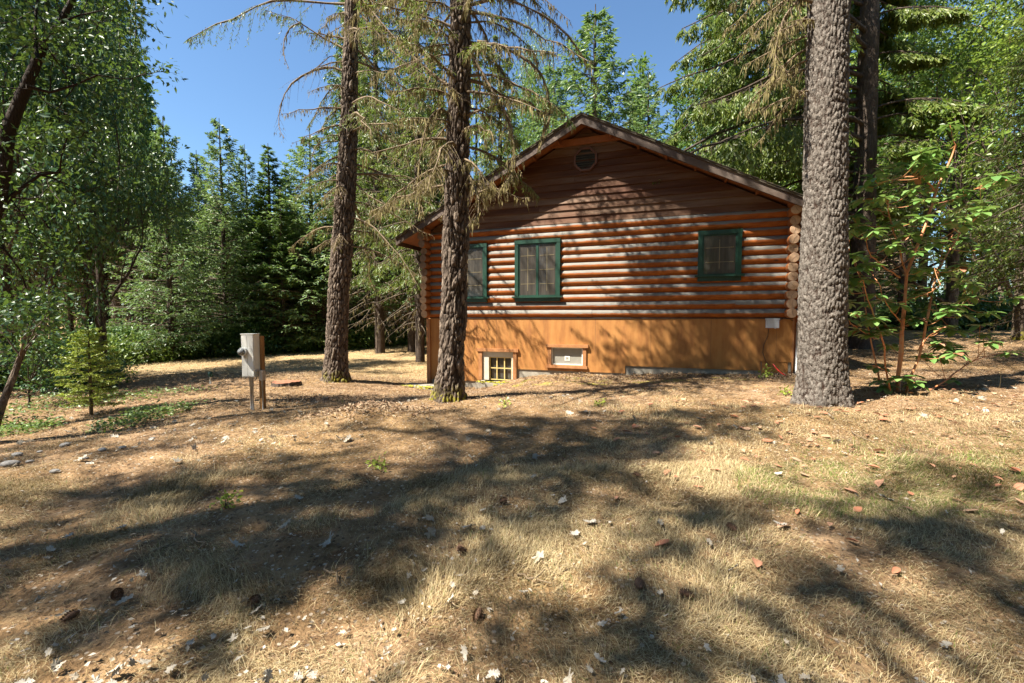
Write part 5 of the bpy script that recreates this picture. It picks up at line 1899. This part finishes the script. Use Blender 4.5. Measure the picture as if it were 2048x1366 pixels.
def lobed_leaf(seed):
    g = np.random.default_rng(seed)
    n = 44
    th = np.linspace(0, 2 * math.pi, n, endpoint=False)
    r = .048 * (1 + g.uniform(.2, .36) * np.cos(th * int(g.integers(5, 9)) + g.random() * 6) * (.55 + .45 * np.cos(th + g.random())) + .13 * g.normal(size=n))
    r = r * np.where(np.abs(((th - g.random() * 6.28 + math.pi) % 6.28) - math.pi) < g.uniform(.0, .6), .45, 1)
    x, y = np.cos(th) * r * g.uniform(.9, 1.35), np.sin(th) * r * g.uniform(.62, .95)
    z = .10 * (x ** 2 + y ** 2) / .05 * g.uniform(-.7, 1.5) + .006 * g.normal(size=n) + y * g.normal() * .15
    v = np.concatenate([np.stack([x, y, z], 1), np.stack([x * .5, y * .5, z * .3 + .002 * g.normal(size=n)], 1), [[0, 0, 0]]])
    j = np.arange(n); j2 = (j + 1) % n
    mb = MB()
    mb.add(v, np.stack([j, j2, j2 + n, j + n], 1), 0, True)
    mb.F.append((np.stack([j + n, j2 + n, np.full(n, 2 * n)], 1), 0, True))
    return mb


def oval_leaf(seed):
    g = np.random.default_rng(seed)
    L = .1
    x = np.array([0, .12, .35, .62, .85, 1.0]); w = np.array([.04, .55, 1, .95, .5, .02]) * L * g.uniform(.2, .3)
    fold, cur = g.uniform(-.5, .7), g.uniform(-.4, .5)
    m = np.stack([x * L - L / 2, 0 * x, cur * (x - .5) ** 2 * L], 1)
    l = m + np.stack([0 * x, w, w * fold], 1); r = m + np.stack([0 * x, -w, w * fold * g.uniform(.2, 1.4)], 1)
    mb = MB()
    mb.add(np.concatenate([m, l, r]), [(i, i + 1, i + 7, i + 6) for i in range(5)] + [(i, i + 12, i + 13, i + 1) for i in range(5)], 0, True)
    return mb


def cone_mesh():
    g = np.random.default_rng(1)
    mb = MB()
    mb.tubes(np.array([(-.035, 0, 0), (-.02, 0, 0), (.01, 0, 0), (.035, 0, 0), (.045, 0, 0)]), [.006, .016, .018, .01, .003], 8)
    n = 70
    t = np.arange(n) / n
    a = np.arange(n) * 2.4
    rr = .016 * np.sin(math.pi * (.15 + .8 * t)) + .003
    P = np.stack([-.035 + .075 * t, np.cos(a) * rr, np.sin(a) * rr], 1)
    D = np.stack([.7 + 0 * a, np.cos(a), np.sin(a)], 1)
    N = np.stack([-1 + 0 * a, np.cos(a) * .7, np.sin(a) * .7], 1)
    mb.cards(P, D, N, np.full(n, .016), np.full(n, .015), 0, .7)
    return mb


def extras():
    g = np.random.default_rng(44)

    def gp(u, v):
        d = ray(u, v); t = 1.0
        for _ in range(60):
            q = np.array([0, 0, CAM_Z]) + d * t
            t += (q[2] - gzs(q[0], q[1])) / max(.2, -d[2]) * .6
        return np.array([0, 0, CAM_Z]) + d * t
    # seed stalks standing out of the straw
    for u, v, h in ((1408, 868, .16), (1430, 866, .13), (1478, 848, .24), (1500, 842, .12), (1566, 842, .22), (1390, 872, .1), (1345, 880, .12), (1300, 882, .1), (365, 985, .3), (395, 990, .22), (380, 978, .25), (410, 1000, .18), (1110, 1185, .16),
                    (950, 1215, .14), (1440, 862, .18), (1460, 880, .1), (1990, 800, .4), (1960, 860, .3), (455, 800, .5), (440, 775, .3), (1240, 818, .1)):
        p = gp(u, v)
        s = np.linspace(0, 1, 6)[:, None]
        b = np.array([g.normal() * .3, g.normal() * .3, 1])
        P = b * h * s + np.array([g.normal() * .25, g.normal() * .25, 0]) * h * s ** 2
        P[0, 2] -= .03
        mb = MB(); mb.tubes(P, np.linspace(.0022, .0012, 6), 4)
        k = 9
        mb.cards(np.repeat(P[-1:], k, 0) - UP * g.random((k, 1)) * h * .16, UP + g.normal(size=(k, 3)) * .8, g.normal(size=(k, 3)), np.full(k, .014), np.full(k, .006))
        o = mb.build('dry_stalk', M['straw']); o.location = tuple(p)
        tag(o, 'thin dry seed stalk standing up out of the straw', 'stalk', 'dry seed stalks')
    # small green weeds
    for u, v, h, lb in ((1326, 752, .20, 'leafy green weed at the foundation near the red hose'), (1525, 792, .1, 'tiny green weed left of the pale pine'), (1195, 812, .07, 'tiny green weed in the bare ground before the windows'),
                        (1010, 812, .07, 'tiny green weed right of the middle fir'), (450, 1015, .08, 'small green weed among pale leaves at left'), (755, 938, .08, 'green tuft in the shade band left of centre')):
        if u == 1326: u = 1530; v = 757
        elif u == 1525: u = 1572; v = 790
        p = gp(u, v)
        t = thing('weed', tuple(p), lb, 'weed')
        mb, lm = MB(), MB()
        tips = []
        for k in range(6):
            e = np.array([g.normal() * .35, g.normal() * .35, g.uniform(.6, 1)]) * h
            mb.tubes(np.array([[0, 0, -.02], e * .5, e]), [.004, .003, .002], 4)
            tips += [(e, nrm(e)), (e * .6, nrm(e))]
        leaf_cluster(g, lm, tips, 5, .02 + h * .12, .02 + h * .22, .012 + h * .12)
        mb.build('stems', M['twig'], t); lm.build('foliage', M['sapling'], t)
    # heap of debris on the little mound and dark crumbs in front of the wall
    n = 5200
    c = np.array([[-1.95, 6.1], [-1.95, 6.1], [3.2, 9.55], [1.2, 10.2], [5.1, 8.9], [2.2, 9.9], [-3.4, 8.2]])[g.integers(0, 7, n)]
    q = c + g.normal(size=(n, 2)) * np.array([.45, .22])
    kp = ~blocked(q[:, 0], q[:, 1]); q = q[kp]; n = len(q)
    mb = MB()
    mb.cards(np.stack([q[:, 0], q[:, 1], gz(q[:, 0], q[:, 1]) + .01 + .04 * g.random(n)], 1), g.normal(size=(n, 3)) * [1, 1, .35], UP + g.normal(size=(n, 3)) * .8, g.uniform(.02, .07, n), g.uniform(.008, .03, n))
    tag(mb.build('leaf_debris', M['litter']), 'broken brown leaf debris heaped on the mound and along the wall', 'leaf debris', kind='stuff')


def fragments():
    g = np.random.default_rng(48)
    n = 2600
    y = 1.5 + 7.5 * g.random(n) ** 1.1
    x = (g.random(n) * 2 - 1) * y * 1.14
    kp = (g.random(n) < np.clip(noise3(x * .9, y * .9, 12) * 1.6 - .35, .08, 1)) & ~blocked(x, y)
    x, y = x[kp], y[kp]; n = len(x)
    P = np.stack([x, y, gz(x, y) + .012 + .02 * g.random(n)], 1)
    mb = MB()
    for k in range(2):
        mb.cards(P + g.normal(size=(n, 3)) * [.008, .008, .002], g.normal(size=(n, 3)) * [1, 1, .3], UP + g.normal(size=(n, 3)) * .35, g.uniform(.008, .038, n), g.uniform(.005, .022, n), 0, .5, .2)
    tag(mb.build('leaf_fragments', M['oak_leaf']), 'pale torn leaf fragments sprinkled through the grass', 'leaf fragments', kind='stuff')


extras()
fragments()


def litter_things():
    g = np.random.default_rng(91)
    lob = [lobed_leaf(i) for i in range(14)]
    ova = [oval_leaf(i + 50) for i in range(6)]
    first = {}

    def put(kind, i, x, y, s, name, label, cat, group, mat, lift=.02, tilt=.25):
        key = (kind, i)
        if key not in first:
            src = (lob if kind == 'l' else ova)[i]
            o = src.build(name, mat)
            first[key] = o
        else:
            o = first[key].copy(); COL.objects.link(o)
        o.name = name
        o.location = (x, y, gzs(x, y) + lift)
        o.rotation_euler = (g.normal() * tilt, g.normal() * tilt, g.random() * 6.28)
        o.scale = (s, s, s)
        tag(o, label, cat, group)
    # pale lobed leaves: thick at the left and middle
    n = 0
    while n < 285:
        y = 1.6 + 6.2 * g.random() ** 1.3
        x = (g.random() * 2 - 1) * y * 1.13
        if g.random() > float(np.clip(noise3(x * .8, y * .8, 12) * 1.5 - .3, .15, 1)) * (1.0 if x < 1.2 else .4): continue
        if blocked(np.array([x]), np.array([y]))[0]: continue
        n += 1
        put('l', int(g.integers(0, 14)), x, y, g.uniform(.3, .9) * (1 if y > 2.6 else .65), 'oak_leaf', 'pale dry lobed leaf lying on the straw and needles', 'leaf', 'pale fallen leaves', M['oak_leaf'], .034 if y < 5 else .02, .4)
    n = 0
    while n < 210:
        x, y = g.uniform(.6, 7.6), g.uniform(2.2, 6.6)
        if abs(x) > y * 1.15 or g.random() > float(np.clip((x - .3) / 2.6, .05, 1)) * float(np.clip((y - 1.6) / 2.4, .12, 1)): continue
        n += 1
        put('o', int(g.integers(0, 6)), x, y, g.uniform(.5, 1.1), 'madrone_leaf', 'rusty red oval leaf fallen near the madrone shrub', 'leaf', 'rusty fallen leaves', M['red_leaf'], .028, .18)
    cm = cone_mesh()
    cones = [(742 + 215, 1240, 'pine cone in the sunlit straw at the lower centre'), (235, 1198, 'dark pine cone in the shaded grass at lower left'), (510, 1212, 'brown pine cone half lit left of the lower centre'),
             (1276, 957, 'dark cone in the shaded straw right of centre'), (1375, 1200, 'cone in the bright straw at lower right'), (1465, 1065, 'upright brown cone in straw below the pine'),
             (145, 1243, 'long dark cone near the lower left corner'), (925, 1110, 'dark cone among pale leaves at the centre'), (1005, 1010, 'black cone in the shade above the centre'), (1280, 1180, 'half-hidden cone in straw near the lower right centre')]
    for i, (u, v, lb) in enumerate(cones):
        d = ray(u, v); t = 1.0
        for _ in range(60):
            q = np.array([0, 0, CAM_Z]) + d * t
            t += (q[2] - gzs(q[0], q[1])) / max(.2, -d[2]) * .6
        q = np.array([0, 0, CAM_Z]) + d * t
        if i == 0: c0 = cm.build('pine_cone', M['cone']); o = c0
        else: o = c0.copy(); COL.objects.link(o)
        o.location = (q[0], q[1], gzs(q[0], q[1]) + .03)
        o.rotation_euler = (0, g.normal() * .3, g.random() * 6.28)
        o.scale = (.85,) * 3
        tag(o, lb, 'pine cone', 'pine cones')
    # fallen twigs
    tw = [((650, 1140), (690, 1180), 'pale crooked twig lying among leaves left of centre'), ((1035, 1155), (1100, 1180), 'grey curved twig in the shaded straw at the centre'), ((1700, 865), (1760, 895), 'pale stick lying on leaf litter below the pine'),
          ((380, 1070), (410, 1110), 'thin dark twig standing in the straw at left'), ((300, 1115), (350, 1095), 'brown twig beside a dead leaf at left')]
    for a, b, lb in tw:
        e = []
        for u, v in (a, b):
            d = ray(u, v); t = 1.0
            for _ in range(60):
                q = np.array([0, 0, CAM_Z]) + d * t
                t += (q[2] - gzs(q[0], q[1])) / max(.2, -d[2]) * .6
            e.append(np.array([0, 0, CAM_Z]) + d * t)
        s = np.linspace(0, 1, 7)[:, None]
        P = e[0] + (e[1] - e[0]) * s + g.normal(size=(7, 3)) * .012
        P[:, 2] = gz(P[:, 0], P[:, 1]) + .025
        c = P[3].copy()
        mb = MB(); mb.tubes(P - c, np.linspace(.007, .003, 7), 6); mb.tubes(np.array([P[3] - c, P[3] - c + (.05, .05, .02)]), [.004, .002], 5)
        o = mb.build('twig', M['dead_twig']); o.location = tuple(c)
        tag(o, lb, 'twig')
    # river stones at the left
    st = [(205, 902, .16), (245, 897, .13), (130, 893, .2), (20, 932, .25), (35, 912, .18), (60, 925, .12), (305, 878, .1), (170, 918, .1), (350, 862, .08), (110, 945, .14), (80, 905, .1), (400, 858, .08)]
    gm = None
    for i, (u, v, r) in enumerate(st):
        d = ray(u, v); t = 1.0
        for _ in range(60):
            q = np.array([0, 0, CAM_Z]) + d * t
            t += (q[2] - gzs(q[0], q[1])) / max(.2, -d[2]) * .6
        q = np.array([0, 0, CAM_Z]) + d * t
        if gm is None:
            mb = MB()
            a_, b_ = np.meshgrid(np.linspace(0, 2 * math.pi, 25), np.linspace(-math.pi / 2, math.pi / 2, 14))
            x, y, z = np.cos(a_) * np.cos(b_), np.sin(a_) * np.cos(b_) * .75, np.sin(b_) * .42
            k_ = 1 + .25 * (fbm(x * 1.5 + 5, y * 1.5, z * 1.5) - .5)
            V_ = np.stack([x * k_, y * k_, z * k_], -1).reshape(-1, 3)
            ii = np.arange(13)[:, None] * 25 + np.arange(24)[None]
            mb.add(V_, np.stack([ii, ii + 1, ii + 26, ii + 25], -1).reshape(-1, 4), 0, True)
            gm = mb.build('stone', M['rock']); o = gm
        else: o = gm.copy(); COL.objects.link(o)
        o.location = (q[0], q[1], gzs(q[0], q[1]) + r * .1)
        o.scale = (r * .3,) * 3
        o.rotation_euler = (0, 0, g.random() * 6.28)
        tag(o, 'rounded grey stone in the row at the left edge of the clearing', 'stone', 'grey stones at left')


litter_things()
